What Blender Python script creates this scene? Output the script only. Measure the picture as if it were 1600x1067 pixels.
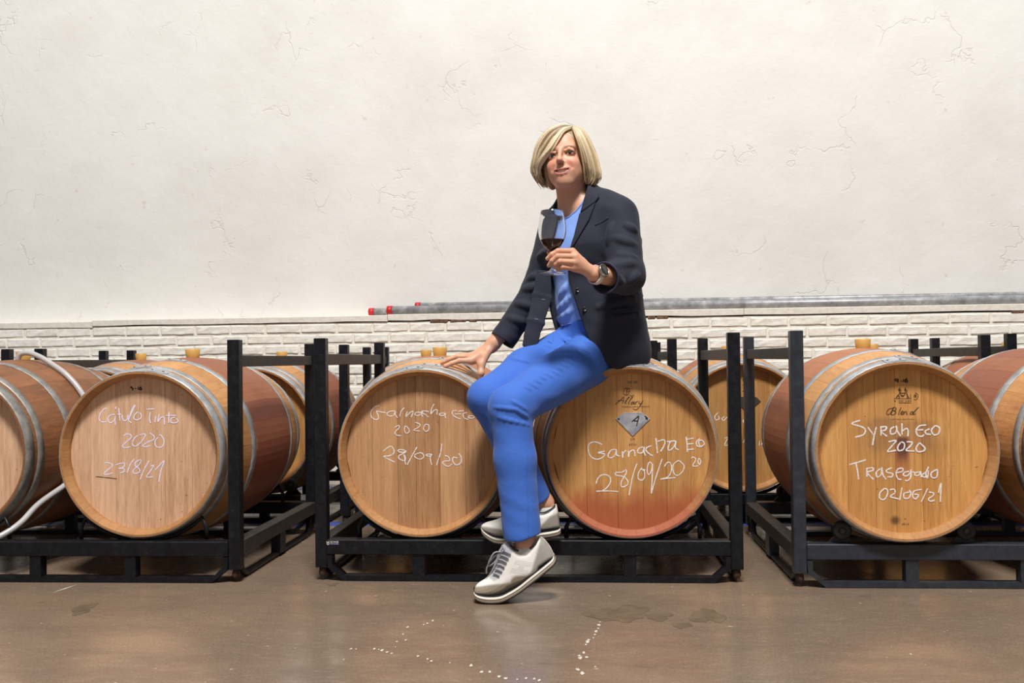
import bpy, bmesh, math, random
import numpy as np
from mathutils import Vector, Matrix
random.seed(7); rng = np.random.default_rng(7)
S = bpy.context.scene
for o in list(bpy.data.objects): bpy.data.objects.remove(o)
COL = S.collection
# ------------------------------------------------------------ camera, world, lights, exposure
FPX = 1556.0
CAM_H = 0.74
YAW, PITCH, ROLL = math.radians(4.15), math.atan(28.0/FPX), -0.012
CM = Matrix.Rotation(YAW, 3, 'Z') @ Matrix.Rotation(math.pi/2+PITCH, 3, 'X') @ Matrix.Rotation(ROLL, 3, 'Z')
cd = bpy.data.cameras.new('camera'); cam = bpy.data.objects.new('camera', cd); COL.objects.link(cam)
cd.sensor_width = 36.0; cd.lens = 36.0*FPX/1600.0; cd.clip_start = 0.05
cam.matrix_world = Matrix.Translation((0, 0, CAM_H)) @ CM.to_4x4()
S.camera = cam
S.view_settings.view_transform = 'Standard'; S.view_settings.look = 'None'
S.view_settings.gamma = 1.0; S.view_settings.use_curve_mapping = False
S.view_settings.exposure = 0.0
w = bpy.data.worlds.new('world'); S.world = w; w.use_nodes = True
w.node_tree.nodes['Background'].inputs[0].default_value = (0.93, 0.96, 1.0, 1)
w.node_tree.nodes['Background'].inputs[1].default_value = 0.235
def area(name, loc, target, sx, sy, power, color=(1, 1, 1)):
    l = bpy.data.lights.new(name, 'AREA'); l.shape = 'RECTANGLE'; l.size = sx; l.size_y = sy
    l.energy = power; l.color = color
    o = bpy.data.objects.new(name, l); COL.objects.link(o); o.location = loc
    o.rotation_euler = (Vector(target)-Vector(loc)).to_track_quat('-Z', 'Y').to_euler()
    return o
area('skylight', (0.2, -1.2, 9.5), (0.1, 3.7, 0.8), 2.2, 1.3, 1480, (1, 0.985, 0.968))

# ------------------------------------------------------------ helpers
def ray(px, py):
    return CM @ Vector(((px-800)/FPX, -(py-533.5)/FPX, -1.0))
def P(px, py, Y):
    """world point seen at photo pixel (px,py) standing at world depth Y"""
    d = ray(px, py); t = Y/d.y
    return Vector((d.x*t, Y, CAM_H+d.z*t))
def floorpt(px, py):
    d = ray(px, py); t = -CAM_H/d.z
    return Vector((d.x*t, d.y*t, 0))
def proj(co):
    """world points (n,3) -> photo pixels (n,2)"""
    q = (np.asarray(co)-np.array([0, 0, CAM_H])) @ np.array(CM)
    return np.stack([800-FPX*q[:, 0]/q[:, 2], 533.5+FPX*q[:, 1]/q[:, 2]], 1)
def link(name, me, mat=None, parent=None, loc=None, rot=None, **props):
    o = bpy.data.objects.new(name, me); COL.objects.link(o)
    if mat is not None and me is not None and not me.materials: me.materials.append(mat)
    if parent is not None: o.parent = parent
    if loc is not None: o.location = loc
    if rot is not None: o.rotation_euler = rot
    for k, v in props.items(): o[k] = v
    return o
def thing(name, label, cat, loc=(0, 0, 0), rz=0, group=None):
    o = bpy.data.objects.new(name, None); COL.objects.link(o); o.location = loc; o.rotation_euler = (0, 0, rz)
    o.empty_display_size = 0.05
    o['label'] = label; o['category'] = cat
    if group: o['group'] = group
    return o
def pydata(v, f, smooth=False):
    me = bpy.data.meshes.new('mesh'); me.from_pydata([tuple(p) for p in v], [], f); me.update()
    if smooth: me.polygons.foreach_set('use_smooth', [True]*len(me.polygons))
    return me
def fixn(me):
    bm = bmesh.new(); bm.from_mesh(me); bmesh.ops.recalc_face_normals(bm, faces=bm.faces); bm.to_mesh(me); bm.free(); return me
def box(x0, x1, y0, y1, z0, z1, bev=0.0):
    bm = bmesh.new(); bmesh.ops.create_cube(bm, size=1)
    for v in bm.verts:
        v.co = Vector((x0+(v.co.x+.5)*(x1-x0), y0+(v.co.y+.5)*(y1-y0), z0+(v.co.z+.5)*(z1-z0)))
    if bev: bmesh.ops.bevel(bm, geom=bm.edges[:], offset=bev, segments=1, affect='EDGES')
    me = bpy.data.meshes.new('mesh'); bm.to_mesh(me); bm.free(); return me
def joinme(mes):
    bm = bmesh.new()
    for m in mes: bm.from_mesh(m)
    me = bpy.data.meshes.new('mesh'); bm.to_mesh(me); bm.free(); return me
def smoothpath(pts, n=6):
    pts = [Vector(p) for p in pts]
    if len(pts) < 3: return pts
    out = []
    for i in range(len(pts)-1):
        p0 = pts[max(i-1, 0)]; p1 = pts[i]; p2 = pts[i+1]; p3 = pts[min(i+2, len(pts)-1)]
        for k in range(n):
            t = k/n
            out.append(0.5*((2*p1)+(p2-p0)*t+(2*p0-5*p1+4*p2-p3)*t*t+(3*p1-p0-3*p2+p3)*t**3))
    out.append(pts[-1]); return out
def tube(pts, r, seg=8, cap=True, flat=1.0, up=None):
    """round tube along a path; r is a number or a list; flat squeezes it along the second axis"""
    pts = [Vector(p) for p in pts]; n = len(pts); V = []; Fc = []
    rr = r if hasattr(r, '__len__') else [r]*n
    ref = Vector(up) if up is not None else None; prevu = None
    for i in range(n):
        t = (pts[min(i+1, n-1)]-pts[max(i-1, 0)])
        if t.length < 1e-9: t = Vector((0, 0, 1))
        t.normalize()
        if ref is not None: u = ref-t*ref.dot(t)
        elif prevu is None:
            a = Vector((0, 0, 1)) if abs(t.z) < .9 else Vector((1, 0, 0)); u = a-t*a.dot(t)
        else: u = prevu-t*prevu.dot(t)
        if u.length < 1e-6: u = t.orthogonal()
        u.normalize(); prevu = u; v = t.cross(u)
        for k in range(seg):
            a = 2*math.pi*k/seg; V.append(pts[i]+u*math.cos(a)*rr[i]*flat+v*math.sin(a)*rr[i])
    for i in range(n-1):
        for k in range(seg):
            Fc.append((i*seg+k, i*seg+(k+1) % seg, (i+1)*seg+(k+1) % seg, (i+1)*seg+k))
    if cap: Fc.append(tuple(range(seg))[::-1]); Fc.append(tuple((n-1)*seg+k for k in range(seg)))
    return fixn(pydata(V, Fc, True))
def lathe(prof, seg=32, closed=False):
    """profile [(r,z)] turned about Z"""
    V = []; Fc = []; n = len(prof)
    for r, z in prof:
        for k in range(seg):
            a = 2*math.pi*k/seg; V.append((r*math.cos(a), r*math.sin(a), z))
    for i in range(n if closed else n-1):
        j = (i+1) % n
        for k in range(seg): Fc.append((i*seg+k, i*seg+(k+1) % seg, j*seg+(k+1) % seg, j*seg+k))
    if not closed:
        Fc.append(tuple(range(seg))[::-1]); Fc.append(tuple((n-1)*seg+k for k in range(seg)))
    me = pydata(V, Fc, True)
    bm = bmesh.new(); bm.from_mesh(me); bmesh.ops.remove_doubles(bm, verts=bm.verts, dist=1e-6)
    bmesh.ops.recalc_face_normals(bm, faces=bm.faces); bm.to_mesh(me); bm.free(); return me
def lin(c):
    """sRGB 0-255 -> linear rgba"""
    return tuple((x/255/12.92 if x <= 10 else ((x/255+.055)/1.055)**2.4) for x in c)+(1,)
# ---- node materials
class M:
    def __init__(s, name, rough=.5, metal=0.0, color=(128, 128, 128), spec=.5):
        s.m = bpy.data.materials.new(name); s.m.use_nodes = True; s.t = s.m.node_tree; s.n = s.t.nodes
        s.b = s.n['Principled BSDF']; s.b.inputs['Roughness'].default_value = rough
        s.b.inputs['Metallic'].default_value = metal; s.b.inputs['Base Color'].default_value = lin(color)
        s.b.inputs['Specular IOR Level'].default_value = spec
    def node(s, typ, **kw):
        x = s.n.new(typ)
        for k, v in kw.items():
            if k[0] == '_': setattr(x, k[1:], v)
            else: x.inputs[k.replace('_', ' ')].default_value = v
        return x
    def con(s, a, b): s.t.links.new(a, b)
    def val(s, x, sock):
        if hasattr(x, 'default_value') and hasattr(x, 'links'): s.con(x, sock)
        else: sock.default_value = x
    def obj(s, scale=(1, 1, 1), rand=0.0, rot=(0, 0, 0)):
        tc = s.node('ShaderNodeTexCoord'); mp = s.node('ShaderNodeMapping'); mp.inputs['Scale'].default_value = scale
        mp.inputs['Rotation'].default_value = rot
        s.con(tc.outputs['Object'], mp.inputs['Vector'])
        if rand:
            oi = s.node('ShaderNodeObjectInfo'); m = s.math('MULTIPLY', oi.outputs['Random'], rand)
            s.con(m, mp.inputs['Location'])
        return mp.outputs[0]
    def xyz(s):
        tc = s.node('ShaderNodeTexCoord'); sp = s.node('ShaderNodeSeparateXYZ'); s.con(tc.outputs['Object'], sp.inputs[0]); return sp.outputs
    def rnd(s): return s.node('ShaderNodeObjectInfo').outputs['Random']
    def noise(s, vec, scale, detail=4, rough=.55, dist=0):
        x = s.node('ShaderNodeTexNoise', Scale=scale, Detail=detail, Roughness=rough, Distortion=dist); s.con(vec, x.inputs['Vector']); return x.outputs['Fac']
    def math(s, op, a, b=0.0, c=None, clamp=False):
        x = s.node('ShaderNodeMath', _operation=op); x.use_clamp = clamp; s.val(a, x.inputs[0]); s.val(b, x.inputs[1])
        if c is not None: s.val(c, x.inputs[2])
        return x.outputs[0]
    def ramp(s, fac, stops):
        x = s.node('ShaderNodeValToRGB'); s.con(fac, x.inputs[0]); e = x.color_ramp.elements
        while len(e) < len(stops): e.new(.5)
        for i, (p, c) in enumerate(stops):
            e[i].position = p; e[i].color = (c, c, c, 1) if not hasattr(c, '__len__') else lin(c)
        return x.outputs[0]
    def mix(s, fac, a, b, typ='MIX'):
        x = s.node('ShaderNodeMix', _data_type='RGBA', _blend_type=typ)
        s.val(fac, x.inputs[0])
        for v, i in ((a, 6), (b, 7)):
            if isinstance(v, tuple): x.inputs[i].default_value = lin(v) if len(v) == 3 else v
            else: s.con(v, x.inputs[i])
        return x.outputs[2]
    def smooth(s, v, a, b, lo=0.0, hi=1.0):
        x = s.node('ShaderNodeMapRange', _interpolation_type='SMOOTHSTEP'); s.val(v, x.inputs[0])
        for i, q in ((1, a), (2, b), (3, lo), (4, hi)): x.inputs[i].default_value = q
        return x.outputs[0]
    def col(s, c): s.con(c, s.b.inputs['Base Color'])
    def rough(s, c): s.con(c, s.b.inputs['Roughness'])
    def bump(s, h, strength=.3, dist=.002):
        x = s.node('ShaderNodeBump', Strength=strength, Distance=dist); s.con(h, x.inputs['Height']); s.con(x.outputs[0], s.b.inputs['Normal']); return x

# ------------------------------------------------------------ setting materials
m = M('white_plaster', .85, color=(236, 231, 222)); v = m.obj()
n1 = m.noise(v, 1.1, 5, .6); n2 = m.noise(v, 9, 6, .65); n3 = m.noise(v, 70, 3, .6)
c = m.ramp(n1, [(.3, (219, 215, 208)), (.55, (229, 226, 220)), (.75, (224, 219, 212))])
vor = m.node('ShaderNodeTexVoronoi', Scale=1.6, _feature='DISTANCE_TO_EDGE')
wv = m.node('ShaderNodeVectorMath', _operation='ADD'); nn = m.node('ShaderNodeTexNoise', Scale=2.3, Detail=5); m.con(v, nn.inputs['Vector'])
m.con(v, wv.inputs[0]); m.con(nn.outputs['Color'], wv.inputs[1]); m.con(wv.outputs[0], vor.inputs['Vector'])
crk = m.smooth(vor.outputs['Distance'], 0.0, .010, 1, 0); brk = m.smooth(m.noise(v, 2.7, 3), .53, .62)
crack = m.math('MULTIPLY', crk, brk)
spots = m.smooth(m.noise(v, 16, 2, .5), .735, .78)
c = m.mix(m.math('MULTIPLY', crack, .15), c, (186, 172, 150)); c = m.mix(m.math('MULTIPLY', spots, .35), c, (196, 178, 150)); m.col(c)
h = m.math('ADD', m.math('MULTIPLY', n1, 1.2), m.math('ADD', m.math('MULTIPLY', n2, .5), m.math('MULTIPLY', n3, .10)))
h = m.math('SUBTRACT', h, m.math('MULTIPLY', crack, .28)); m.bump(h, .55, .012); PLASTER = m.m
m = M('painted_brick', .8, color=(236, 231, 220)); v = m.obj((1, 1, 1), 30)
n2 = m.noise(v, 26, 5, .65); n3 = m.noise(v, 120, 3, .6)
m.col(m.ramp(n2, [(.3, (226, 219, 204)), (.6, (240, 236, 226))])); m.bump(m.math('ADD', n2, m.math('MULTIPLY', n3, .3)), .6, .006); BRICK = m.m
m = M('painted_mortar', .9, color=(228, 222, 208)); v = m.obj(); n2 = m.noise(v, 40, 4)
m.col(m.ramp(n2, [(.3, (224, 217, 204)), (.65, (237, 231, 220))])); m.bump(n2, .5, .005); MORTAR = m.m
m = M('exposed_red_brick', .9, color=(110, 78, 58)); n2 = m.noise(m.obj(), 60, 4); m.col(m.ramp(n2, [(.3, (62, 44, 34)), (.7, (140, 104, 78))])); REDBRICK = m.m
m = M('polished_concrete', .3, color=(128, 110, 94)); v = m.obj(); vs = m.obj((1, 2.6, 1))
n0 = m.noise(v, .9, 4, .55); n1 = m.noise(vs, 3.2, 6, .62); n2 = m.noise(vs, 22, 5, .7); n3 = m.noise(v, 160, 2, .6)
c = m.ramp(n0, [(.3, (124, 106, 90)), (.5, (138, 118, 100)), (.68, (156, 131, 107))])
c = m.mix(m.smooth(n1, .38, .68, 0, .38), c, (98, 82, 68)); c = m.mix(m.smooth(n2, .48, .75, 0, .42), c, (170, 150, 130))
c = m.mix(m.smooth(n3, .35, .7, 0, .4), c, (88, 74, 60))
spk = m.smooth(m.noise(m.obj((1, 1.6, 1)), 34, 3, .6), .70, .74); c = m.mix(m.math('MULTIPLY', spk, .7), c, (206, 192, 176))
drk = m.smooth(m.noise(m.obj((1, 1.9, 1)), 3.4, 4, .6), .66, .72); c = m.mix(m.math('MULTIPLY', drk, .4), c, (86, 72, 58)); m.col(c)
r = m.math('ADD', m.smooth(n1, .3, .7, .10, .24), m.math('MULTIPLY', spk, .3)); m.rough(m.math('ADD', r, m.math('MULTIPLY', n2, .08)))
m.bump(m.math('ADD', n2, m.math('MULTIPLY', n3, .3)), .05, .003); FLOOR = m.m
m = M('blue_floor_paint', .45, color=(66, 82, 158)); n2 = m.noise(m.obj(), 30, 4); m.col(m.ramp(n2, [(.3, (54, 66, 130)), (.7, (84, 100, 176))])); BLUE = m.m
m = M('white_paint_drips', .6, color=(206, 196, 182)); DRIP = m.m
m = M('galvanised_steel', .42, .2, (150, 150, 152)); v = m.obj((1, 1, 1)); n2 = m.noise(v, 14, 5, .7); n3 = m.noise(v, 130, 3)
c = m.ramp(n2, [(.32, (128, 128, 130)), (.55, (168, 168, 170)), (.72, (214, 212, 208))]); c = m.mix(m.smooth(n3, .5, .75, 0, .4), c, (96, 94, 92)); m.col(c); PIPE = m.m
m = M('red_plastic', .4, color=(196, 34, 40)); RED = m.m
m = M('black_steel', .38, 0, (34, 36, 44), .3); v = m.obj((1, 1, 1), 9); n2 = m.noise(v, 40, 5, .65); n3 = m.noise(v, 260, 2)
c = m.ramp(n2, [(.3, (10, 11, 15)), (.6, (18, 19, 25)), (.8, (38, 36, 36))]); c = m.mix(m.smooth(n3, .66, .76, 0, .35), c, (110, 102, 94)); m.col(c)
m.rough(m.smooth(n2, .3, .7, .36, .55)); m.bump(n3, .15, .001); STEEL = m.m
m = M('dusty_steel', .6, 0, (60, 54, 48)); v = m.obj((1, 1, 1), 9); n2 = m.noise(v, 30, 5, .65)
m.col(m.ramp(n2, [(.3, (38, 34, 31)), (.65, (62, 56, 50)), (.85, (88, 78, 68))])); DUST = m.m
m = M('grey_steel', .4, 0, (62, 66, 74)); v = m.obj((1, 1, 1), 9); n2 = m.noise(v, 40, 5, .65)
c = m.ramp(n2, [(.3, (34, 36, 42)), (.65, (50, 54, 61)), (.85, (78, 74, 68))]); m.col(c); GSTEEL = m.m
m = M('rusty_steel', .7, .2, (60, 46, 40)); n2 = m.noise(m.obj(), 60, 4); m.col(m.ramp(n2, [(.35, (32, 28, 28)), (.7, (92, 62, 46))])); RUST = m.m
m = M('black_rubber', .6, 0, (22, 22, 24)); RUBBER = m.m
m = M('white_sticker', .5, 0, (224, 222, 216)); STICK = m.m

# ------------------------------------------------------------ floor, wall, ledge, bricks
WA = math.radians(2.0)                         # the wall stands turned two degrees against the racks
def wall_pt(px, py, off=0.0):                  # where the view ray of a photo pixel meets the brick face, in wall coords (u, z)
    d = ray(px, py); n = Vector((math.sin(WA), math.cos(WA), 0)); q = WB-n*off
    t = q.dot(n)/d.dot(n); p = d*t; return ((p-WB).dot(Vector((math.cos(WA), -math.sin(WA), 0))), CAM_H+p.z)
WB = Vector((0, 5.86, 0))                      # a point of the brick face
WROT = (0, 0, -WA); WALL_BACK = .15
fl = link('floor', box(-5.5, 5.5, -1.5, 6.6, -.1, 0), FLOOR, kind='structure')
wall = link('wall_back', box(-5.2, 5.2, WALL_BACK, WALL_BACK+.25, 0, 4.6), PLASTER, loc=WB, rot=WROT, kind='structure')
LEDZ = wall_pt(800, 488)[1]                    # ledge top
link('wainscot_mortar', box(-5.2, 5.2, .0035, WALL_BACK, 0, LEDZ-.045), MORTAR, parent=wall)
# bricks: one object each, three shared rough meshes
def brick_mesh(L, H, seed):
    r = random.Random(seed); bm = bmesh.new(); nx, nz = 7, 4; g = {}; fx = (0, .03, .2, .4, .6, .8, .97, 1); fz = (0, .11, .5, .89, 1)
    for i in range(nx+1):
        for k in range(nz+1):
            edge = i in (0, nx) or k in (0, nz)
            g[i, k] = bm.verts.new((fx[i]*L+r.uniform(-.002, .002), (.0045 if edge else -.0040)+r.uniform(-.0016, .0016), fz[k]*H+r.uniform(-.0018, .0018)))
    for i in range(nx):
        for k in range(nz): bm.faces.new((g[i, k], g[i+1, k], g[i+1, k+1], g[i, k+1]))
    ring = [(i, 0) for i in range(nx)]+[(nx, k) for k in range(nz)]+[(i, nz) for i in range(nx, 0, -1)]+[(0, k) for k in range(nz, 0, -1)]
    back = {q: bm.verts.new((g[q].co.x, .03, g[q].co.z)) for q in ring}
    for a, b in zip(ring, ring[1:]+ring[:1]): bm.faces.new((g[b], g[a], back[a], back[b]))
    bm.normal_update(); me = bpy.data.meshes.new('mesh'); bm.to_mesh(me); bm.free(); me.materials.append(BRICK); return me
BL, BH, BP, BC = .212, .050, .222, .0625
bms = [brick_mesh(BL, BH, s) for s in range(7)]; hms = [brick_mesh(.10, BH, s) for s in range(2)]
z = LEDZ-.045-BC+.004
for row in range(9):
    u = -3.92+(BP/2 if row % 2 else 0)+random.uniform(-.02, .02)
    while u < 3.2:
        b = link('brick', random.choice(bms), parent=wall, loc=(u+random.uniform(-.003, .003), random.uniform(-.0015, .0015), z+random.uniform(-.002, .002)))
        b.rotation_euler = (random.uniform(-.02, .02), random.uniform(-.006, .006), random.uniform(-.012, .012)); u += BP
    z -= BC
# ledge boards capping the brick wainscot
ub = [-5.2, wall_pt(145, 508)[0], wall_pt(606, 497)[0], wall_pt(1162, 486)[0], 5.2]
zt = [LEDZ-.012, LEDZ-.004, LEDZ, LEDZ]
for i in range(4):
    bm = bmesh.new(); u0, u1 = ub[i]+.0015, ub[i+1]-.0015; n = 14; rows = []
    for k in range(n+1):
        u = u0+(u1-u0)*k/n; j = random.uniform(-.002, .002); th = .036+random.uniform(-.003, .003)
        rows.append([bm.verts.new(q) for q in ((u, -.006+j, zt[i]-th), (u, -.008+j, zt[i]-.003), (u, -.004+j, zt[i]), (u, WALL_BACK, zt[i]), (u, WALL_BACK, zt[i]-th))])
    for a, b in zip(rows, rows[1:]):
        for q in range(5): bm.faces.new((a[q], b[q], b[(q+1) % 5], a[(q+1) % 5]))
    bm.faces.new(rows[0][::-1]); bm.faces.new(rows[-1]); bmesh.ops.recalc_face_normals(bm, faces=bm.faces)
    me = bpy.data.meshes.new('mesh'); bm.to_mesh(me); bm.free()
    link('trim_%d' % (i+1), me, MORTAR, loc=WB, rot=WROT, kind='structure')
# broken plaster under the ledge where bare brick shows
for (pa, pb) in ((672, 700), (703, 728), (733, 745), (1012, 1024), (1026, 1044), (1580, 1600)):
    u0, z0 = wall_pt(pa, 500 if pa < 1000 else 495 if pa < 1500 else 487); u1, _ = wall_pt(pb, 500)
    link('exposed_brick', box(u0, u1, -.004, .03, LEDZ-.053, LEDZ-.034, .003), REDBRICK, parent=wall)
# steel pipes lying on the ledge
def pipe(px, py, r, v, label):
    u, _ = wall_pt(px, py); L = 5.0-u
    z = {0: LEDZ, 1: LEDZ, 2: LEDZ+.034}[v[0]]+r
    t = thing('steel_pipe', label, 'pipe', WB+Matrix.Rotation(-WA, 3, 'Z') @ Vector((u, v[1], z)), -WA, 'galvanised pipes on the ledge')
    q = lathe([(r, .02), (r, L), (r-.003, L), (r-.003, .02)], 20, True); q.transform(Matrix.Rotation(math.pi/2, 4, 'Y')); link('tube', q, PIPE, t)
    q = lathe([(0, 0), (r*.9, 0), (r+.003, .003), (r+.003, .034), (r, .034), (r, .004), (0, .004)], 20); q.transform(Matrix.Rotation(math.pi/2, 4, 'Y')); link('end_cap', q, RED, t, label='red plastic end cap')
    return t
pipe(570, 486, .0215, (0, .098), 'thick grey steel pipe whose red end cap reaches furthest left on the ledge')
pipe(603, 485, .0255, (1, .030), 'thickest grey steel pipe at the front of the ledge with red cap')
pipe(645, 473, .0185, (2, .068), 'thin grey steel pipe lying on top of the two others, red capped')
# blue painted stripes on the floor, paint drips
def stripe(name, a, b, wd):
    d = (b-a).normalized(); q = Vector((-d.y, d.x, 0))*wd/2
    me = pydata([a-q+Vector((0, 0, .0)), b-q, b+q, a+q]+[p+Vector((0, 0, .0012)) for p in (a-q, b-q, b+q, a+q)], [(4, 5, 6, 7), (0, 1, 5, 4), (1, 2, 6, 5), (2, 3, 7, 6), (3, 0, 4, 7)])
    return link(name, fixn(me), BLUE, kind='structure')
a = floorpt(400, 818.5); b = floorpt(1280, 818.5); d = (b-a); stripe('trim_5', a-d*1.4, b+d*1.2, .11)
a = floorpt(455, 763); b = floorpt(1400, 754); d = (b-a); stripe('trim_6', a-d*1.2, b+d*.9, .14)
def drip(pts, r, seed):
    rr = random.Random(seed); bm = bmesh.new()
    for (x, y) in pts:
        c = floorpt(x, y); n = 9; a0 = rr.uniform(0, 6); s = r*rr.uniform(.5, 1.3)
        vs = [bm.verts.new((c.x+math.cos(a0+k*6.283/n)*s*rr.uniform(.4, 1.1), c.y+math.sin(a0+k*6.283/n)*s*rr.uniform(.8, 2.4), .0009)) for k in range(n)]
        bm.faces.new(vs)
    bmesh.ops.recalc_face_normals(bm, faces=bm.faces)
    me = bpy.data.meshes.new('mesh'); bm.to_mesh(me); bm.free(); return me
pts = [(548, 1014), (556, 1014.5), (585, 1014), (592, 1015), (597, 1016), (605, 1019), (612, 1021), (618, 1011), (620, 1003), (634, 1000), (630, 991), (637, 980), (662, 976), (668, 974), (676, 970), (653, 1025), (668, 1030), (674, 1033), (703, 1036), (736, 1040), (752, 1050), (765, 1050), (780, 1057), (790, 1060), (1423, 1022), (808, 1062), (822, 1060), (835, 1061), (842, 1063)]
link('white_paint_drips', drip(pts, .0046, 3), DRIP, parent=fl, kind='stuff')
pts = [(938-i*2.0+random.uniform(-1, 1), 972+i*5.0) for i in range(6)]+[(920-i*1.6, 1000+i*2.5) for i in range(4)]+[(905, 1025), (907, 1028), (912, 1020), (917, 1027), (903, 1046), (910, 1052), (930, 1042)]
link('white_paint_drips', drip(pts, .0056, 4), DRIP, parent=fl, kind='stuff')
m = M('damp_concrete', .2, 0, (104, 88, 68)); n2 = m.noise(m.obj(), 18, 4); m.col(m.ramp(n2, [(.3, (108, 92, 74)), (.7, (130, 112, 91))])); DAMP = m.m
def blotch(px, py, rx, ry, seed):
    rr = random.Random(seed); c = floorpt(px, py); n = 26; ph = [rr.uniform(0, 6) for _ in range(3)]; V = []
    for k in range(n):
        a = 6.2832*k/n; s = 1+.25*math.sin(2*a+ph[0])+.2*math.sin(3*a+ph[1])+.12*math.sin(7*a+ph[2]); V.append((c.x+rx*s*math.cos(a), c.y+ry*s*math.sin(a), .0007))
    link('damp_patch', pydata(V, [tuple(range(n))]), DAMP, parent=fl)
blotch(968, 959, .075, .10, 1); blotch(1030, 963, .040, .04, 2); blotch(1105, 962, .040, .09, 3); blotch(1065, 977, .022, .035, 4); blotch(130, 951, .035, .06, 5); blotch(520, 913, .018, .02, 6)
a, b = floorpt(80, 927), floorpt(122, 913); d = (b-a).normalized(); q = Vector((-d.y, d.x, 0))*.004
link('white_paint_scratch', pydata([a+Vector((0, 0, .0009)), (a+b)/2-q+Vector((0, 0, .0009)), b+Vector((0, 0, .0009)), (a+b)/2+q+Vector((0, 0, .0009))], [(0, 1, 2, 3)]), DRIP, parent=fl)
# ------------------------------------------------------------ barrels
BLEN, BRE, BRB = .95, .2815, .331              # length, end radius, belly radius
def brad(y): return BRB-(BRB-BRE)*(2*y/BLEN)**2    # y from the middle
NST = 26
def stave_mesh():
    n = 12; half = math.pi/NST-.0007; V = []; Fc = []
    ys = [(-1+2*i/n)*BLEN/2 for i in range(n+1)]
    def ringpts(y, r): return [(math.sin(a)*r, y, math.cos(a)*r) for a in (-half, -half*.34, half*.34, half)]
    for y in ys: V += ringpts(y, brad(y))
    for i in range(n):
        for k in range(3): Fc.append((i*4+k, i*4+k+1, i*4+5+k, i*4+4+k))
    for sgn in (-1, 1):                       # chime: thin lip, chamfer, head seat
        base = 0 if sgn < 0 else n*4; prev = [base+k for k in range(4)]
        for (dy, dr) in ((0, .007), (.026, .0205), (.060, .0205)):
            y = sgn*(BLEN/2-dy); s = len(V); V += ringpts(y, BRE-dr); cur = [s+k for k in range(4)]
            for k in range(3): Fc.append((prev[k], prev[k+1], cur[k+1], cur[k]))
            prev = cur
    return fixn(pydata(V, Fc))
STAVE = [stave_mesh() for _ in range(1)][0]
HEADR, HEADIN = BRE-.0195, .040                # head disc radius, recess
def board_mesh(x0, x1):
    """head board: vertical plank cut to the circle, front face bevelled at the joints"""
    e = .00045; R = HEADR; n = 6; V = []; Fc = []; y0, y1 = 0, .022
    xs = np.linspace(max(x0, -R*.9995), min(x1, R*.9995), n)
    def outline(sh, y):
        up = []; dn = []
        for x in xs:
            xx = min(max(x, xs[0]+sh), xs[-1]-sh); h = math.sqrt(max(R*R-xx*xx, 0)); up.append((xx, y, h)); dn.append((xx, y, -h))
        return up+dn[::-1]
    a = outline(e*1.5, y0); b = outline(e*.35, y0+.0016); c = outline(e*.35, y1); m = len(a); V = a+b+c
    Fc.append(tuple(range(m)))
    for o in (0, m):
        for k in range(m): Fc.append((o+k, o+(k+1) % m, o+m+(k+1) % m, o+m+k))
    return fixn(pydata(V, Fc))
SPLITS = [[-.27, -.172, -.085, -.022, .060, .148, .27], [-.27, -.19, -.10, -.015, .075, .17, .27], [-.27, -.149, -.046, .039, .118, .197, .27]]
BOARDS = [[board_mesh(a, b) for a, b in zip(s, s[1:])] for s in SPLITS]
def hoop_mesh(y0, y1, t=.0022):
    n = 56; V = []; Fc = []
    prof = [(y0, .0004), (y0, t), (y1, t), (y1, .0004)]
    for k in range(n):
        a = 2*math.pi*k/n
        for y, d in prof: r = brad(y)+d; V.append((math.sin(a)*r, y, math.cos(a)*r))
    for k in range(n):
        j = (k+1) % n
        for q in range(3): Fc.append((k*4+q, k*4+q+1, j*4+q+1, j*4+q))
    me = fixn(pydata(V, Fc))
    for p in me.polygons: p.use_smooth = True
    return me
def hooplap_mesh(y0, y1, a0, a1):              # riveted overlap of the hoop ends
    n = 6; V = []; Fc = []; ym = (y0+y1)/2
    for k in range(n+1):
        a = a0+(a1-a0)*k/n; e = 1.0 if k < n else .45
        for y, d in ((ym+(y0-ym)*e, .002), (ym+(y0-ym)*e, .0046), (ym+(y1-ym)*e, .0046), (ym+(y1-ym)*e, .002)):
            r = brad(y)+d; V.append((math.sin(a)*r, y, math.cos(a)*r))
    for k in range(n):
        for q in range(3): Fc.append((k*4+q, k*4+q+1, k*4+5+q, k*4+4+q))
    Fc.append((0, 1, 2, 3)); Fc.append((n*4, n*4+1, n*4+2, n*4+3))
    return fixn(pydata(V, Fc))
E = BLEN/2
HOOPS = [(-E+.001, -E+.044), (-E+.060, -E+.092), (-E+.225, -E+.262), (E-.262, E-.225), (E-.092, E-.060), (E-.044, E-.001)]
HM = [hoop_mesh(*h) for h in HOOPS]
LAPS = {}
for i in range(3):
    for j, a0 in enumerate((-.20, -.02, .10)): LAPS[i, j] = hooplap_mesh(HOOPS[i][0], HOOPS[i][1], a0, a0+.23)
RIV = lathe([(0, .0025), (.003, .0018), (.0045, 0), (.0045, -.002), (0, -.002)], 8)
BUNG = lathe([(0, -.02), (.021, -.02), (.025, .0), (.0285, .030), (.0265, .032), (.0265, .029), (0, .029)], 20)
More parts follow.
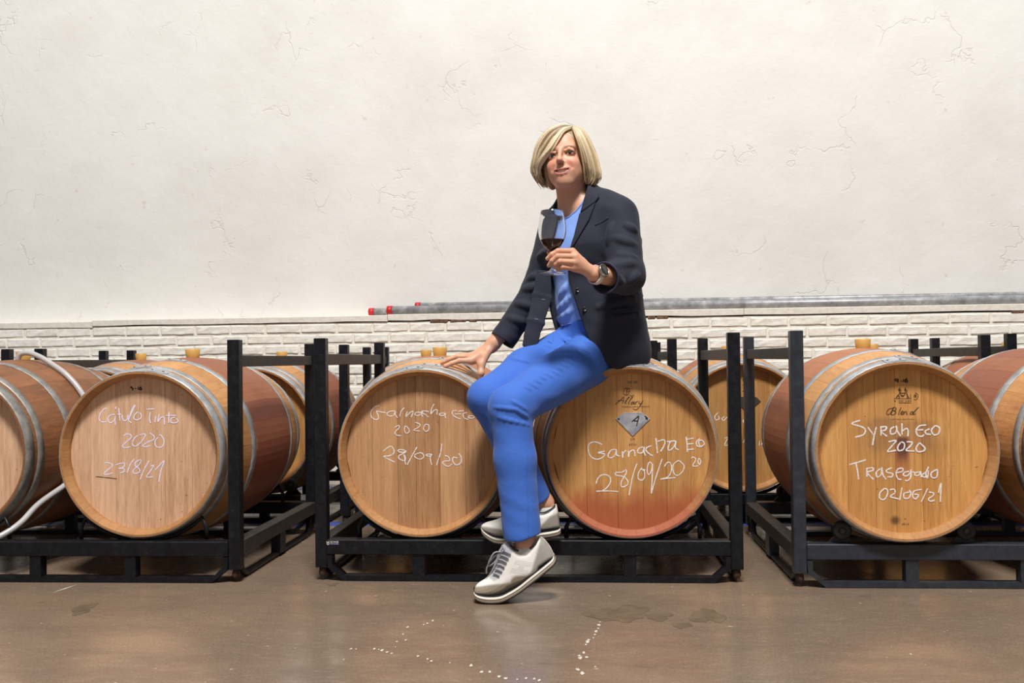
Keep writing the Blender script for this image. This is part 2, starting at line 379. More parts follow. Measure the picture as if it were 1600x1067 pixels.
# wood
def head_mat(name, lo, mid, hi, kind=None):
    m = M(name, .6); v = m.obj((1, 1, 1), 7.0); vg = m.obj((1, 1, .045), 7.0)
    g1 = m.noise(vg, 95, 5, .65, .15); g2 = m.noise(vg, 420, 2, .6); lp = m.noise(m.obj((1, 1, .25), 7.0), 9, 4, .6, .4)
    f = m.math('ADD', m.math('MULTIPLY', g1, .6), m.math('MULTIPLY', lp, .4))
    c = m.ramp(f, [(.38, lo), (.5, mid), (.62, hi)])
    c = m.mix(m.smooth(g2, .52, .70, 0, .42), c, tuple(int(x*.58) for x in lo))
    r = m.rnd(); c = m.mix(m.smooth(r, 0, 1, 0, .30), c, tuple(int(min(255, x*1.12)) for x in hi)); c = m.mix(m.smooth(m.math('FRACT', m.math('MULTIPLY', r, 7.3)), .4, 1, 0, .24), c, tuple(int(x*.86) for x in lo))
    sp = m.smooth(m.noise(v, 90, 2, .5), .73, .77); c = m.mix(m.math('MULTIPLY', sp, .6), c, (70, 48, 34))
    x, y, z = m.xyz()
    wob = m.math('MULTIPLY', m.math('SUBTRACT', m.noise(m.obj((1, 1, .35)), 14, 5, .65), .5), .14)
    if kind == 'pink_foot':
        s = m.smooth(m.math('ADD', z, wob), -.105, -.20); c = m.mix(m.math('MULTIPLY', s, .82), c, (146, 58, 50)); s2 = m.smooth(m.math('ADD', z, wob), -.10, -.16); c = m.mix(m.math('MULTIPLY', s2, .35), c, (190, 108, 50))
    if kind == 'purple_run':
        xx = m.math('ABSOLUTE', m.math('ADD', m.math('ADD', x, .002), m.math('MULTIPLY', wob, .12))); s = m.math('MULTIPLY', m.smooth(xx, .032, .013), m.math('MULTIPLY', m.smooth(z, .045, .03), m.smooth(m.math('ADD', z, wob), -.16, .0)))
        c = m.mix(m.math('MULTIPLY', s, .55), c, (150, 66, 48)); s3 = m.math('MULTIPLY', m.smooth(xx, .022, .010), m.math('MULTIPLY', m.smooth(z, .048, .036), m.smooth(z, -.05, .0))); c = m.mix(m.math('MULTIPLY', s3, .85), c, (78, 30, 44))
        gx = m.math('MULTIPLY', m.smooth(m.math('ABSOLUTE', m.math('ADD', x, m.math('MULTIPLY', wob, .5))), .16, .08), m.math('MULTIPLY', m.smooth(m.math('ADD', z, wob), .105, .08), m.smooth(m.math('ADD', z, wob), -.03, .02)))
        c = m.mix(m.math('MULTIPLY', gx, .38), c, (112, 84, 66))
        d = m.math('POWER', m.math('ADD', m.math('POWER', m.math('ADD', x, .028), 2.0), m.math('POWER', m.math('ADD', z, .222), 2.0)), .5); c = m.mix(m.math('MULTIPLY', m.smooth(d, .022, .004), .8), c, (50, 34, 24))
    m.col(c); m.rough(m.smooth(g1, .3, .7, .5, .68)); m.bump(m.math('ADD', g1, m.math('MULTIPLY', g2, .4)), .22, .0016); return m.m
def stave_mat(name, lo, mid, hi, stain=0.0, stain2=(120, 48, 44), foot=False):
    m = M(name, .62); v = m.obj((1, 1, 1), 5.0); vg = m.obj((1, .05, 1), 5.0)
    g1 = m.noise(vg, 90, 5, .65, .15); g2 = m.noise(vg, 380, 2, .6); lp = m.noise(v, 7, 5, .65)
    f = m.math('ADD', m.math('MULTIPLY', g1, .5), m.math('MULTIPLY', lp, .5)); c = m.ramp(f, [(.34, lo), (.5, mid), (.66, hi)])
    c = m.mix(m.smooth(g2, .54, .74, 0, .28), c, tuple(int(x*.6) for x in lo))
    r = m.rnd(); c = m.mix(m.smooth(r, 0, 1, 0, .22), c, tuple(int(min(255, x*1.1)) for x in hi)); c = m.mix(m.smooth(m.math('FRACT', m.math('MULTIPLY', r, 5.7)), .4, 1, 0, .20), c, tuple(int(x*.8) for x in lo))
    if stain:
        x, y, z = m.xyz(); ay = m.math('ABSOLUTE', y); wob = m.math('MULTIPLY', m.math('SUBTRACT', m.noise(m.obj((1, .5, 1), 5.0), 16, 4, .6), .5), .09)
        s = m.smooth(m.math('ADD', ay, wob), .222, .20); sr = m.math('MULTIPLY_ADD', r, .35, .65)
        c = m.mix(m.math('MULTIPLY', m.math('MULTIPLY', s, sr), stain), c, stain2)
    c = m.mix(m.smooth(m.math('ABSOLUTE', m.xyz()[1]), .428, .436, 0, .42), c, (132, 92, 58))
    if foot: c = m.mix(m.smooth(m.xyz()[1], -.40, -.46, 0, foot), c, (164, 72, 64))
    m.col(c); m.rough(m.smooth(g1, .3, .7, .5, .7)); m.bump(m.math('ADD', g1, m.math('MULTIPLY', g2, .4)), .2, .0016); return m.m
H_PINK = head_mat('oak_head_rosy', (192, 146, 110), (212, 168, 132), (226, 186, 152))
H_BROWN = head_mat('oak_head_brown', (166, 118, 78), (184, 136, 92), (202, 156, 112))
H_FOOT = head_mat('oak_head_wine_foot', (168, 116, 62), (190, 136, 76), (208, 156, 94), 'pink_foot')
H_RUN = head_mat('oak_head_wine_run', (178, 122, 62), (200, 142, 76), (218, 164, 98), 'purple_run')
H_DARK = head_mat('oak_head_dark', (152, 106, 56), (176, 126, 68), (194, 146, 84))
S_WINE = stave_mat('oak_stave_wine', (164, 110, 60), (188, 134, 80), (204, 154, 100), .86, (120, 48, 44))
S_WINE2 = stave_mat('oak_stave_wine_light', (172, 118, 70), (196, 142, 88), (212, 162, 108), .78, (150, 76, 56))
S_FOOT = stave_mat('oak_stave_wine_foot', (156, 108, 62), (180, 130, 78), (198, 152, 98), 0, foot=.58)
S_FOOT2 = stave_mat('oak_stave_wine_tint', (156, 108, 62), (180, 130, 78), (198, 152, 98), 0, foot=.3)
S_OLD = stave_mat('oak_stave_old', (104, 64, 36), (130, 82, 48), (152, 102, 64))
S_TAN = stave_mat('oak_stave_tan', (156, 108, 62), (180, 130, 78), (198, 152, 98), .35, (150, 80, 56))
m = M('galvanised_hoop', .45, .28, (168, 170, 172)); v = m.obj((1, 1, 1), 6); n2 = m.noise(v, 18, 5, .65); n3 = m.noise(v, 150, 2)
c = m.ramp(n2, [(.3, (134, 134, 134)), (.55, (172, 173, 174)), (.75, (198, 198, 196))]); c = m.mix(m.smooth(n3, .55, .75, 0, .35), c, (104, 98, 92)); m.col(c); m.rough(m.smooth(n2, .3, .7, .4, .55)); HOOP = m.m
m = M('dull_hoop', .5, .25, (140, 138, 134)); v = m.obj((1, 1, 1), 6); n2 = m.noise(v, 22, 5, .7); m.col(m.ramp(n2, [(.3, (104, 102, 98)), (.7, (164, 160, 154))])); DHOOP = m.m
m = M('silicone_bung', .45, 0, (206, 160, 84)); m.b.inputs['Subsurface Weight'].default_value = .25; m.b.inputs['Subsurface Radius'].default_value = (.01, .006, .002); SILI = m.m
m = M('dark_rivet', .4, .7, (92, 92, 94)); RIVET = m.m
def chalk(name, c, lo):
    m = M(name, .9, 0, c); v = m.obj(); n2 = m.noise(v, 520, 3, .7)
    tr = m.node('ShaderNodeBsdfTransparent'); mx = m.node('ShaderNodeMixShader'); m.con(m.smooth(n2, lo, lo+.13), mx.inputs[0])
    m.con(tr.outputs[0], mx.inputs[1]); m.con(m.b.outputs[0], mx.inputs[2]); m.con(mx.outputs[0], m.n['Material Output'].inputs[0]); return m.m
CHALK_L = chalk('lilac_chalk', (242, 230, 250), .31); CHALK = chalk('white_chalk', (246, 236, 230), .34); MARKER = chalk('black_marker', (34, 26, 20), .2); BRAND = chalk('burnt_brand', (64, 42, 24), .30)
m = M('brushed_plate', .34, .35, (176, 176, 182)); v = m.obj((1, 1, 1)); n2 = m.noise(v, 30, 4); m.col(m.ramp(n2, [(.3, (148, 148, 156)), (.7, (206, 206, 212))])); PLATE = m.m
m = M('dark_plate', .4, .5, (84, 80, 78)); DPLATE = m.m

BAR = {}
def barrel(key, X, Yf, Z, head, stave, split, label, group, lap=0, yaw=0.0, hoop=HOOP, detail=True, bung_dx=0.0):
    t = thing('wine_barrel', label, 'barrel', (X-math.sin(yaw)*E, Yf+math.cos(yaw)*E, Z-BRB), yaw, group)
    off = (0, 0, BRB); spin = random.uniform(0, .2)
    for k in range(NST):
        ang = (spin+2*math.pi*k/NST) % (2*math.pi); s = link('stave', STAVE_M((S_FOOT if 2.45 < ang < 3.75 else S_FOOT2) if key == 3 and 2.1 < ang < 4.1 else stave), parent=t, loc=off, rot=(0, spin+2*math.pi*k/NST, 0))
    for bmesh_ in BOARDS[split]: link('head_board', BOARD_M(bmesh_, head), parent=t, loc=(0, -E+HEADIN, BRB))
    bk = lathe([(0, 0), (HEADR, 0), (HEADR, .02), (0, .02)], 32); bk.transform(Matrix.Rotation(-math.pi/2, 4, 'X')); link('rear_head', bk, head, t, loc=(0, E-.06, BRB))
    for i, hm in enumerate(HM):
        h = link('hoop', HOOP_M(hm, hoop), parent=t, loc=off, rot=(0, random.uniform(0, 6), 0))
        if detail and i < 3:
            h.rotation_euler = (0, 0, 0); lm = LAPS[i, (lap+i) % 3].copy(); lm.materials.append(hoop); link('hoop_overlap', lm, None, h)
            a0 = (-.20, -.02, .10)[(lap+i) % 3]
            for a in (a0+.035, a0+.17):
                y = (HOOPS[i][0]+HOOPS[i][1])/2; r = brad(y)+.0046
                link('rivet', RIV, RIVET, h, loc=(math.sin(a)*r, y, math.cos(a)*r), rot=(0, a, 0))
    link('bung', BUNG, SILI, t, loc=(bung_dx, 0, BRB*2-abs(bung_dx)*.2), rot=(random.uniform(-.05, .05), random.uniform(-.06, .06), 0), label='amber silicone bung')
    BAR[key] = (t, X, Yf, Z); return t
_cache = {}
def keyed(me, mat):
    k = (me.name, mat.name)
    if k not in _cache: q = me.copy(); q.materials.clear(); q.materials.append(mat); _cache[k] = q
    return _cache[k]
STAVE_M = lambda mat: keyed(STAVE, mat)
BOARD_M = keyed; HOOP_M = keyed
GF, GB = 'oak wine barrels in the front row', 'oak wine barrels in the back row'
def front(key, px, py, Y, *a, **k): c = P(px, py, Y); return barrel(key, c.x, Y, c.z, *a, group=GF, **k)
front(0, -82, 710, 3.33, H_PINK, S_OLD, 1, 'weathered brown oak barrel at the left frame edge, hose on top', hoop=DHOOP, lap=1)
front(1, 217, 709.5, 3.30, H_PINK, S_WINE, 1, 'oak barrel with rosy head chalked 2020 and 23/8/21 in lilac', lap=2)
front(2, 657, 708, 3.335, H_BROWN, S_WINE2, 0, 'brown oak barrel chalked 2020 and 28/09/20 under the resting hand', lap=0)
front(3, 988, 706.5, 3.31, H_FOOT, S_TAN, 2, 'oak barrel with silver diamond plate and pink stained foot, person sits on it', lap=1, hoop=HOOP, yaw=.05)
front(4, 1417, 705.5, 3.215, H_RUN, S_WINE2, 0, 'oak barrel chalked 02/06/21 with dark purple wine run on its head', lap=0)
front(5, 1757, 703, 3.24, H_RUN, S_WINE, 1, 'oak barrel with red wine stained band cut off by right frame edge', lap=1)
def back(key, px, Yb, *a, **k): c = P(px, 670, Yb); return barrel(key, c.x, Yb, .43, *a, group=GB, detail=False, **k)
back(6, 150, 4.47, H_DARK, S_WINE, 1, 'back row oak barrel peeking between the two leftmost front barrels')
back(7, 392, 4.46, H_DARK, S_WINE, 0, 'back row oak barrel framed by the two black posts left of centre')
back(8, 641, 4.47, H_DARK, S_WINE2, 2, 'back row oak barrel hidden behind the barrel under the hand, only bung showing')
back(10, 1163, 4.44, H_DARK, S_WINE2, 2, 'back row oak barrel with dark diamond plate behind the double black posts')
back(11, 1415, 4.46, H_DARK, S_WINE, 0, 'back row oak barrel hidden behind the barrel with the purple run, only bung showing')
back(12, 1650, 4.46, H_DARK, S_WINE2, 1, 'back row oak barrel seen edge on between the two barrels at right')

# ------------------------------------------------------------ writing on the barrel heads
def headpt(key, px, py, off):
    t, X, Yf, Z = BAR[key]; a = t.rotation_euler.z; ax = Vector((-math.sin(a), math.cos(a), 0)); c = Vector((X, Yf, Z))+ax*(HEADIN-off); d = ray(px, py)
    o = Vector((0, 0, CAM_H)); return Matrix.Rotation(-a, 3, 'Z') @ (o+d*((c-o).dot(ax)/d.dot(ax))-t.location)
def strokes(key, ox, oy, s, lines, mat, name, wd, parent=None, yoff=0.0):
    t, X, Yf, Z = BAR[key]; bm = bmesh.new()
    for si, pl in enumerate(lines):
        q = [headpt(key, ox+x/s, oy+y/s, .0006+yoff+si*.00004+k_*.00002) for k_, (x, y) in enumerate(pl)]; q = smoothpath(q, 5); n = len(q); L = []; R = []
        for i in range(n):
            d = q[min(i+1, n-1)]-q[max(i-1, 0)]; d.normalize(); pr = Vector((-d.z, 0, d.x))*wd*.5*(.8+.4*random.random())
            L.append(bm.verts.new(q[i]+pr)); R.append(bm.verts.new(q[i]-pr))
        for i in range(n-1): bm.faces.new((L[i], L[i+1], R[i+1], R[i]))
    me = bpy.data.meshes.new('mesh'); bm.to_mesh(me); bm.free()
    return link(name, me, mat, t)
def printed(key, txt, px, py, hpx, mat, wpx=None, yoff=0.0):
    t, X, Yf, Z = BAR[key]; H_ = lambda x, y: headpt(key, x, y, .0006+yoff)
    cu = bpy.data.curves.new('txt', 'FONT'); cu.body = txt; cu.align_x = 'CENTER'; cu.align_y = 'CENTER'; o = bpy.data.objects.new('tmp', cu); COL.objects.link(o)
    dg = bpy.context.evaluated_depsgraph_get(); me = bpy.data.meshes.new_from_object(o.evaluated_get(dg)); bpy.data.objects.remove(o)
    co = np.array([v.co[:] for v in me.vertices]); h = np.ptp(co[:, 1]); wd = np.ptp(co[:, 0]); k = (H_(px, py)-H_(px, py+1)).length
    sy = hpx*k/h; sx = (wpx*k/wd) if wpx else sy; c = H_(px, py)
    for v in me.vertices: v.co = Vector((c.x+v.co.x*sx, c.y, c.z+v.co.y*sy))
    me.materials.clear(); return link('printed_mark', me, mat, t)
strokes(1, 145, 590, 10.667, [[(235, 510), (190, 520), (130, 590), (105, 670), (125, 725), (170, 740), (230, 730)], [(370, 615), (300, 620), (250, 680), (265, 735), (310, 750), (360, 700), (375, 640), (370, 720), (378, 785)], [(390, 485), (375, 525)], [(430, 505), (440, 600), (455, 720)], [(410, 612), (470, 605)], [(490, 620), (495, 680), (530, 720), (575, 690), (585, 620), (590, 700), (640, 600), (700, 470), (685, 475), (640, 560), (605, 680), (600, 720), (645, 755)], [(745, 570), (700, 620), (685, 680), (740, 705), (800, 670), (805, 620), (760, 570)], [(900, 525), (1030, 520)], [(960, 575), (945, 680), (965, 755)], [(1050, 640), (1035, 745)], [(1105, 610), (1085, 735), (1130, 670), (1180, 660), (1195, 720), (1195, 785)], [(1270, 575), (1265, 755)], [(1225, 630), (1390, 630)], [(1370, 655), (1310, 680), (1300, 740), (1360, 755), (1415, 735), (1410, 700), (1390, 680)]], CHALK_L, 'chalk_writing', .0036)
strokes(1, 145, 670, 10.667, [[(515, 120), (560, 85), (630, 100), (640, 140), (560, 220), (495, 280), (530, 315), (620, 300)], [(755, 105), (690, 160), (660, 235), (680, 285), (740, 275), (820, 200), (875, 110), (860, 85), (785, 100)], [(945, 70), (1010, 110), (1020, 170), (920, 220), (835, 275), (870, 300), (960, 280)], [(1090, 140), (1040, 200), (1045, 280), (1110, 310), (1170, 280), (1185, 190), (1140, 110), (1100, 100)]], CHALK_L, 'chalk_writing', .0036)
strokes(1, 145, 670, 10.667, [[(190, 580), (230, 560), (310, 585), (315, 630), (240, 690), (190, 740), (220, 765), (330, 735)], [(385, 600), (460, 575), (525, 575), (520, 630), (430, 660), (510, 660), (525, 710), (450, 735)], [(690, 505), (620, 600), (575, 730)], [(800, 510), (720, 550), (705, 610), (770, 660), (775, 720), (700, 745), (670, 710), (700, 660), (770, 600), (810, 520)], [(935, 530), (850, 690), (790, 845)], [(965, 620), (1015, 610), (960, 700), (895, 800), (1000, 800)], [(1040, 685), (1110, 610), (1190, 535), (1140, 680), (1100, 885)]], CHALK_L, 'chalk_writing', .0036)
strokes(1, 145, 670, 10.667, [[(50, 795), (210, 810), (400, 832)]], MARKER, 'pencil_line', .0022)
strokes(1, 145, 590, 10.667, [[(625, 165), (650, 150), (645, 175), (672, 180), (668, 205), (650, 205)], [(702, 180), (727, 180)], [(755, 148), (755, 205)], [(815, 148), (785, 165), (780, 200), (810, 200), (812, 180), (785, 180)]], MARKER, 'marker_number', .0034)
strokes(2, 570, 620, 8.889, [[(205, 120), (140, 140), (85, 210), (95, 280), (150, 315), (190, 300), (185, 250), (165, 200), (230, 210), (290, 220)], [(420, 195), (350, 200), (305, 235), (340, 265), (400, 255), (425, 195), (420, 240), (455, 290)], [(550, 150), (505, 200), (485, 270)], [(590, 200), (570, 275), (620, 225), (670, 200), (645, 285)], [(790, 215), (720, 215), (695, 245), (740, 260), (790, 225), (800, 190), (790, 240), (805, 275)], [(890, 205), (820, 195), (790, 215), (840, 245), (885, 280)], [(960, 100), (930, 160), (920, 235), (960, 190), (1005, 180), (1000, 245)], [(1115, 225), (1050, 230), (1035, 250), (1090, 260), (1120, 230), (1115, 265), (1130, 298)], [(1280, 190), (1220, 200), (1220, 245), (1280, 290), (1330, 305)], [(1250, 240), (1335, 235)], [(1300, 200), (1375, 195)], [(1420, 220), (1365, 235), (1380, 290), (1435, 315)], [(1510, 265), (1455, 265), (1440, 290), (1500, 295), (1530, 270)], [(415, 425), (470, 395), (475, 430), (420, 490), (440, 530), (505, 540)], [(560, 405), (550, 460), (575, 505), (620, 475), (590, 420), (560, 405)], [(700, 355), (765, 380), (750, 420), (680, 460), (765, 475)], [(840, 380), (815, 440), (850, 480), (890, 450), (885, 390), (840, 380)]], CHALK, 'chalk_writing', .0030)
strokes(2, 570, 620, 8.889, [[(255, 755), (310, 710), (365, 685), (405, 740), (395, 790), (330, 820), (260, 825), (330, 865), (415, 905)], [(580, 745), (530, 770), (470, 760), (470, 735), (530, 735), (570, 760), (530, 790), (470, 820), (480, 860), (545, 885), (565, 850), (545, 800), (560, 900), (570, 940)], [(725, 695), (660, 810), (590, 940)], [(770, 775), (700, 800), (705, 840), (770, 865), (820, 830), (800, 785), (760, 775)], [(935, 800), (880, 795), (850, 810), (900, 825), (930, 800), (910, 850), (930, 945)], [(1070, 650), (1050, 780), (995, 950)], [(1110, 815), (1160, 830), (1180, 885), (1120, 890), (1080, 915), (1150, 965), (1215, 930)], [(1290, 850), (1230, 840), (1220, 890), (1270, 945), (1335, 910), (1340, 840), (1305, 785)]], CHALK, 'chalk_writing', .0034)
strokes(3, 910, 670, 7.619, [[(235, 185), (150, 155), (80, 180), (70, 250), (95, 320), (160, 360), (230, 345), (265, 300), (185, 285), (265, 265)], [(400, 245), (340, 255), (305, 320), (340, 345), (390, 310), (405, 250), (410, 310), (445, 325)], [(475, 265), (480, 345), (485, 290), (520, 255)], [(545, 255), (550, 335), (560, 280), (610, 250), (625, 300), (625, 325)], [(720, 215), (670, 235), (660, 280), (710, 285), (730, 240), (735, 215), (735, 280), (755, 320)], [(825, 200), (780, 215), (755, 250), (800, 300), (840, 320)], [(875, 110), (885, 200), (895, 290)], [(895, 150), (970, 130), (980, 180), (930, 270)], [(1005, 150), (1110, 145), (1050, 150), (1020, 230), (1040, 255), (1090, 210), (1115, 145), (1105, 220), (1145, 250)], [(1235, 95), (1245, 190), (1250, 275)], [(1245, 125), (1325, 110)], [(1245, 180), (1325, 175)], [(1250, 248), (1325, 240)], [(1400, 115), (1360, 150), (1365, 200), (1410, 210), (1450, 180), (1430, 140), (1390, 140), (1390, 190), (1420, 215)]], CHALK, 'chalk_writing', .0038)
strokes(3, 910, 670, 7.619, [[(1295, 350), (1320, 335), (1350, 365), (1315, 430), (1340, 445), (1380, 435)], [(1385, 350), (1375, 390), (1395, 425), (1410, 380), (1390, 350)], [(160, 655), (190, 580), (250, 545), (320, 565), (335, 630), (290, 700), (235, 738)], [(165, 742), (300, 738), (425, 745)], [(520, 485), (470, 515), (400, 520), (400, 550), (490, 570), (540, 620), (530, 670), (470, 690), (460, 640), (490, 580), (525, 520), (515, 480)], [(650, 410), (600, 560), (555, 790)], [(710, 460), (670, 520), (665, 590), (710, 610), (740, 570), (735, 500), (700, 480), (750, 490)], [(840, 430), (800, 395), (775, 450), (775, 520), (795, 545), (820, 500), (835, 420), (830, 600), (820, 770)], [(820, 770), (880, 560), (950, 355)], [(975, 450), (1010, 400), (1050, 410), (1060, 490), (1020, 570), (930, 598)], [(930, 600), (1020, 588), (1110, 580)], [(1135, 380), (1080, 430), (1085, 520), (1130, 555), (1190, 510), (1210, 440), (1160, 385), (1130, 380)]], CHALK, 'chalk_writing', .0034)
strokes(3, 940, 580, 8.892, [[(190, 460), (240, 420), (310, 360), (290, 450)], [(225, 405), (310, 405)], [(320, 445), (345, 400), (390, 360), (370, 365), (335, 430), (345, 455)], [(370, 450), (400, 390), (435, 362), (415, 370), (375, 440), (390, 455)], [(440, 420), (410, 440), (420, 460), (455, 420), (445, 455), (465, 450)], [(475, 420), (470, 460), (480, 430), (510, 415)], [(525, 415), (520, 445), (545, 450), (575, 405), (540, 470), (490, 530), (445, 525), (440, 510)]], BRAND, 'printed_script', .0020)
strokes(3, 940, 580, 8.892, [[(320, 240), (305, 300), (330, 330), (370, 320), (392, 260), (380, 238), (320, 240)], [(345, 250), (348, 318)], [(345, 285), (395, 280)], [(390, 330), (420, 345), (452, 332)], [(350, 262), (375, 250)]], BRAND, 'printed_emblem', .0018)
printed(3, 'TONNELLERIE  FRANCE', 993, 635.5, 2.2, BRAND, 44); printed(3, 'CM', 988.5, 686.3, 3.0, BRAND, 6.5); printed(3, 'A7 01', 989, 694.8, 3.2, BRAND, 12); printed(3, '20 20', 988.5, 597.2, 3.6, BRAND, 15)
def plate(key, ox, oy, s, poly, mat, name):
    t = BAR[key][0]; n = len(poly)
    a = [headpt(key, ox+x/s, oy+y/s, .0022) for x, y in poly]; b = [p+Vector((0, .0022, 0)) for p in a]; c = sum(a, Vector())/n
    a2 = [c+(p-c)*.985+Vector((0, -.0006, 0)) for p in a]
    Fc = [tuple(range(n))]+[(i, (i+1) % n, n+(i+1) % n, n+i) for i in range(n)]+[(n+i, n+(i+1) % n, 2*n+(i+1) % n, 2*n+i) for i in range(n)]
    return link(name, fixn(pydata(a2+a+b, Fc)), mat, t, label='silver diamond shaped maker plate' if mat is PLATE else 'dark diamond shaped maker plate')
plate(3, 940, 580, 8.892, [(195, 662), (305, 575), (565, 573), (675, 662), (432, 903)], PLATE, 'maker_plate')
strokes(3, 940, 580, 8.892, [[(420, 700), (470, 660), (515, 625), (500, 700), (485, 762)], [(450, 690), (503, 690)]], MARKER, 'plate_letter', .0032, yoff=.0031)
strokes(3, 940, 580, 8.892, [[(225, 660), (250, 665)], [(612, 650), (640, 668)], [(600, 620), (640, 655)]], MARKER, 'plate_pin', .004, yoff=.0031)
strokes(4, 1320, 580, 7.619, [[(180, 585), (100, 610), (95, 630), (200, 660), (245, 700), (220, 755), (120, 785)], [(275, 665), (340, 755)], [(375, 660), (345, 790), (330, 880)], [(430, 660), (430, 765)], [(420, 665), (495, 660), (480, 700), (430, 715), (505, 775)], [(590, 660), (545, 690), (550, 745), (600, 735), (620, 680), (610, 650), (625, 710), (665, 770)], [(680, 620), (680, 755)], [(685, 710), (735, 680), (755, 710), (750, 775)], [(970, 640), (890, 650), (850, 700), (865, 760), (910, 775), (945, 755)], [(860, 700), (935, 695)], [(1010, 685), (960, 710), (970, 745), (1025, 750)], [(1070, 655), (1030, 700), (1060, 755), (1115, 740), (1130, 680), (1090, 650), (1060, 655)], [(520, 840), (610, 825), (560, 890), (510, 955), (610, 940)], [(665, 845), (630, 900), (645, 945), (700, 925), (710, 860), (670, 840)], [(735, 840), (800, 845), (780, 890), (730, 940), (830, 950)], [(890, 850), (850, 910), (865, 955), (930, 950), (955, 915), (890, 850)]], CHALK, 'chalk_writing', .0046)
strokes(4, 1320, 645, 7.1125, [[(50, 575), (140, 550), (235, 522)], [(120, 550), (140, 640), (155, 740)], [(245, 620), (245, 710)], [(235, 620), (310, 610), (310, 640), (250, 665), (320, 740)], [(395, 620), (350, 660), (360, 715), (405, 680), (410, 605), (425, 690), (460, 738)], [(525, 610), (465, 635), (470, 660), (530, 675), (525, 710), (475, 712)], [(570, 665), (640, 650), (640, 615), (590, 625), (570, 670), (590, 730), (630, 740)], [(715, 650), (665, 660), (650, 690), (690, 700), (730, 660), (735, 630), (730, 720), (690, 755), (670, 745)], [(735, 655), (780, 660)], [(825, 655), (780, 670), (785, 695), (825, 690), (840, 650), (850, 715)], [(930, 600), (900, 680), (920, 725), (930, 640)], [(900, 660), (860, 690), (880, 715), (920, 700)], [(1035, 630), (1000, 640), (960, 670), (965, 715), (1020, 715), (1030, 640)], [(440, 840), (390, 890), (390, 950), (440, 960), (475, 900), (470, 850), (430, 840)], [(500, 855), (550, 850), (555, 890), (505, 930), (600, 955)], [(635, 830), (610, 970)], [(720, 880), (660, 895), (660, 945), (710, 945), (735, 890), (715, 860), (730, 880)], [(855, 850), (770, 870), (755, 930), (790, 955), (820, 910), (770, 905)], [(920, 840), (850, 990)], [(935, 880), (985, 890), (980, 920), (930, 955), (950, 980), (1000, 970)], [(1040, 890), (1070, 780), (1065, 900), (1060, 990)]], CHALK, 'chalk_writing', .0042)
strokes(4, 1320, 580, 7.619, [[(630, 95), (600, 95), (605, 115), (630, 110), (635, 90), (632, 138)], [(663, 120), (677, 120)], [(695, 95), (695, 130)], [(745, 85), (715, 105), (718, 128), (745, 125), (742, 108), (718, 112)]], MARKER, 'marker_number', .0032)
strokes(4, 1320, 580, 7.619, [[(560, 440), (520, 455), (498, 490), (505, 515), (530, 512), (555, 480), (580, 432)], [(583, 432), (566, 475), (548, 515)], [(560, 442), (590, 430), (612, 442), (600, 465), (572, 472)], [(572, 472), (605, 476), (604, 500), (575, 517), (548, 515)], [(672, 430), (652, 470), (640, 508), (650, 514)], [(668, 500), (695, 487), (688, 474), (672, 486), (666, 508), (682, 514), (698, 502)], [(708, 478), (702, 514)], [(704, 500), (724, 478), (738, 484), (732, 508), (746, 510)], [(812, 480), (790, 484), (776, 505), (788, 515), (806, 502), (816, 480)], [(884, 425), (850, 455), (815, 500), (818, 514), (840, 505)]], BRAND, 'printed_script', .0021)
strokes(4, 1320, 580, 7.619, [[(610, 318), (640, 280), (650, 250), (640, 215), (665, 225), (660, 270), (690, 300), (720, 260), (715, 215), (735, 230), (740, 280), (765, 318)], [(650, 195), (652, 235)], [(718, 190), (722, 235)], [(625, 285), (650, 300), (640, 320)], [(735, 260), (750, 300), (740, 318)], [(665, 260), (715, 260)], [(670, 285), (710, 290)]], BRAND, 'printed_emblem', .0026)
strokes(4, 1320, 580, 7.619, [[(585, 325), (790, 325)], [(640, 377), (790, 377)], [(785, 270), (780, 300), (790, 320)], [(835, 255), (868, 275), (872, 310), (845, 338), (818, 330)], [(825, 280), (850, 282), (850, 305), (825, 305), (825, 285)], [(830, 290), (848, 292)], [(830, 298), (848, 300)]], BRAND, 'printed_emblem', .0015)
printed(4, 'R  DC JLES', 1410.5, 626.6, 4.2, BRAND, 26); printed(4, '- LIMITED EDITION -', 1410, 655.2, 1.9, BRAND, 42); printed(4, 'M', 1414.5, 811, 2.4, BRAND); printed(4, '2014', 1414.5, 819, 2.6, BRAND, 11)
strokes(10, 1060, 560, 4.85, [[(300, 410), (275, 440), (285, 465), (310, 455), (300, 435)], [(350, 440), (330, 455), (345, 470), (370, 445), (385, 470)], [(420, 470), (425, 445), (450, 455)], [(515, 460), (490, 470), (500, 488), (520, 485)], [(350, 605), (375, 600), (350, 655), (385, 655)], [(420, 600), (410, 640), (440, 645)], [(520, 575), (490, 640)], [(560, 600), (545, 640), (575, 630)], [(655, 590), (630, 655)], [(615, 625), (612, 660)]], CHALK, 'chalk_writing', .0036)
plate(10, 1060, 560, 4.85, [(425, 325), (460, 290), (590, 292), (625, 325), (525, 415)], DPLATE, 'maker_plate')
strokes(10, 1060, 560, 4.85, [[(495, 145), (490, 170), (510, 185)], [(485, 205), (510, 200), (500, 225)], [(485, 248), (515, 248)]], BRAND, 'printed_emblem', .003)

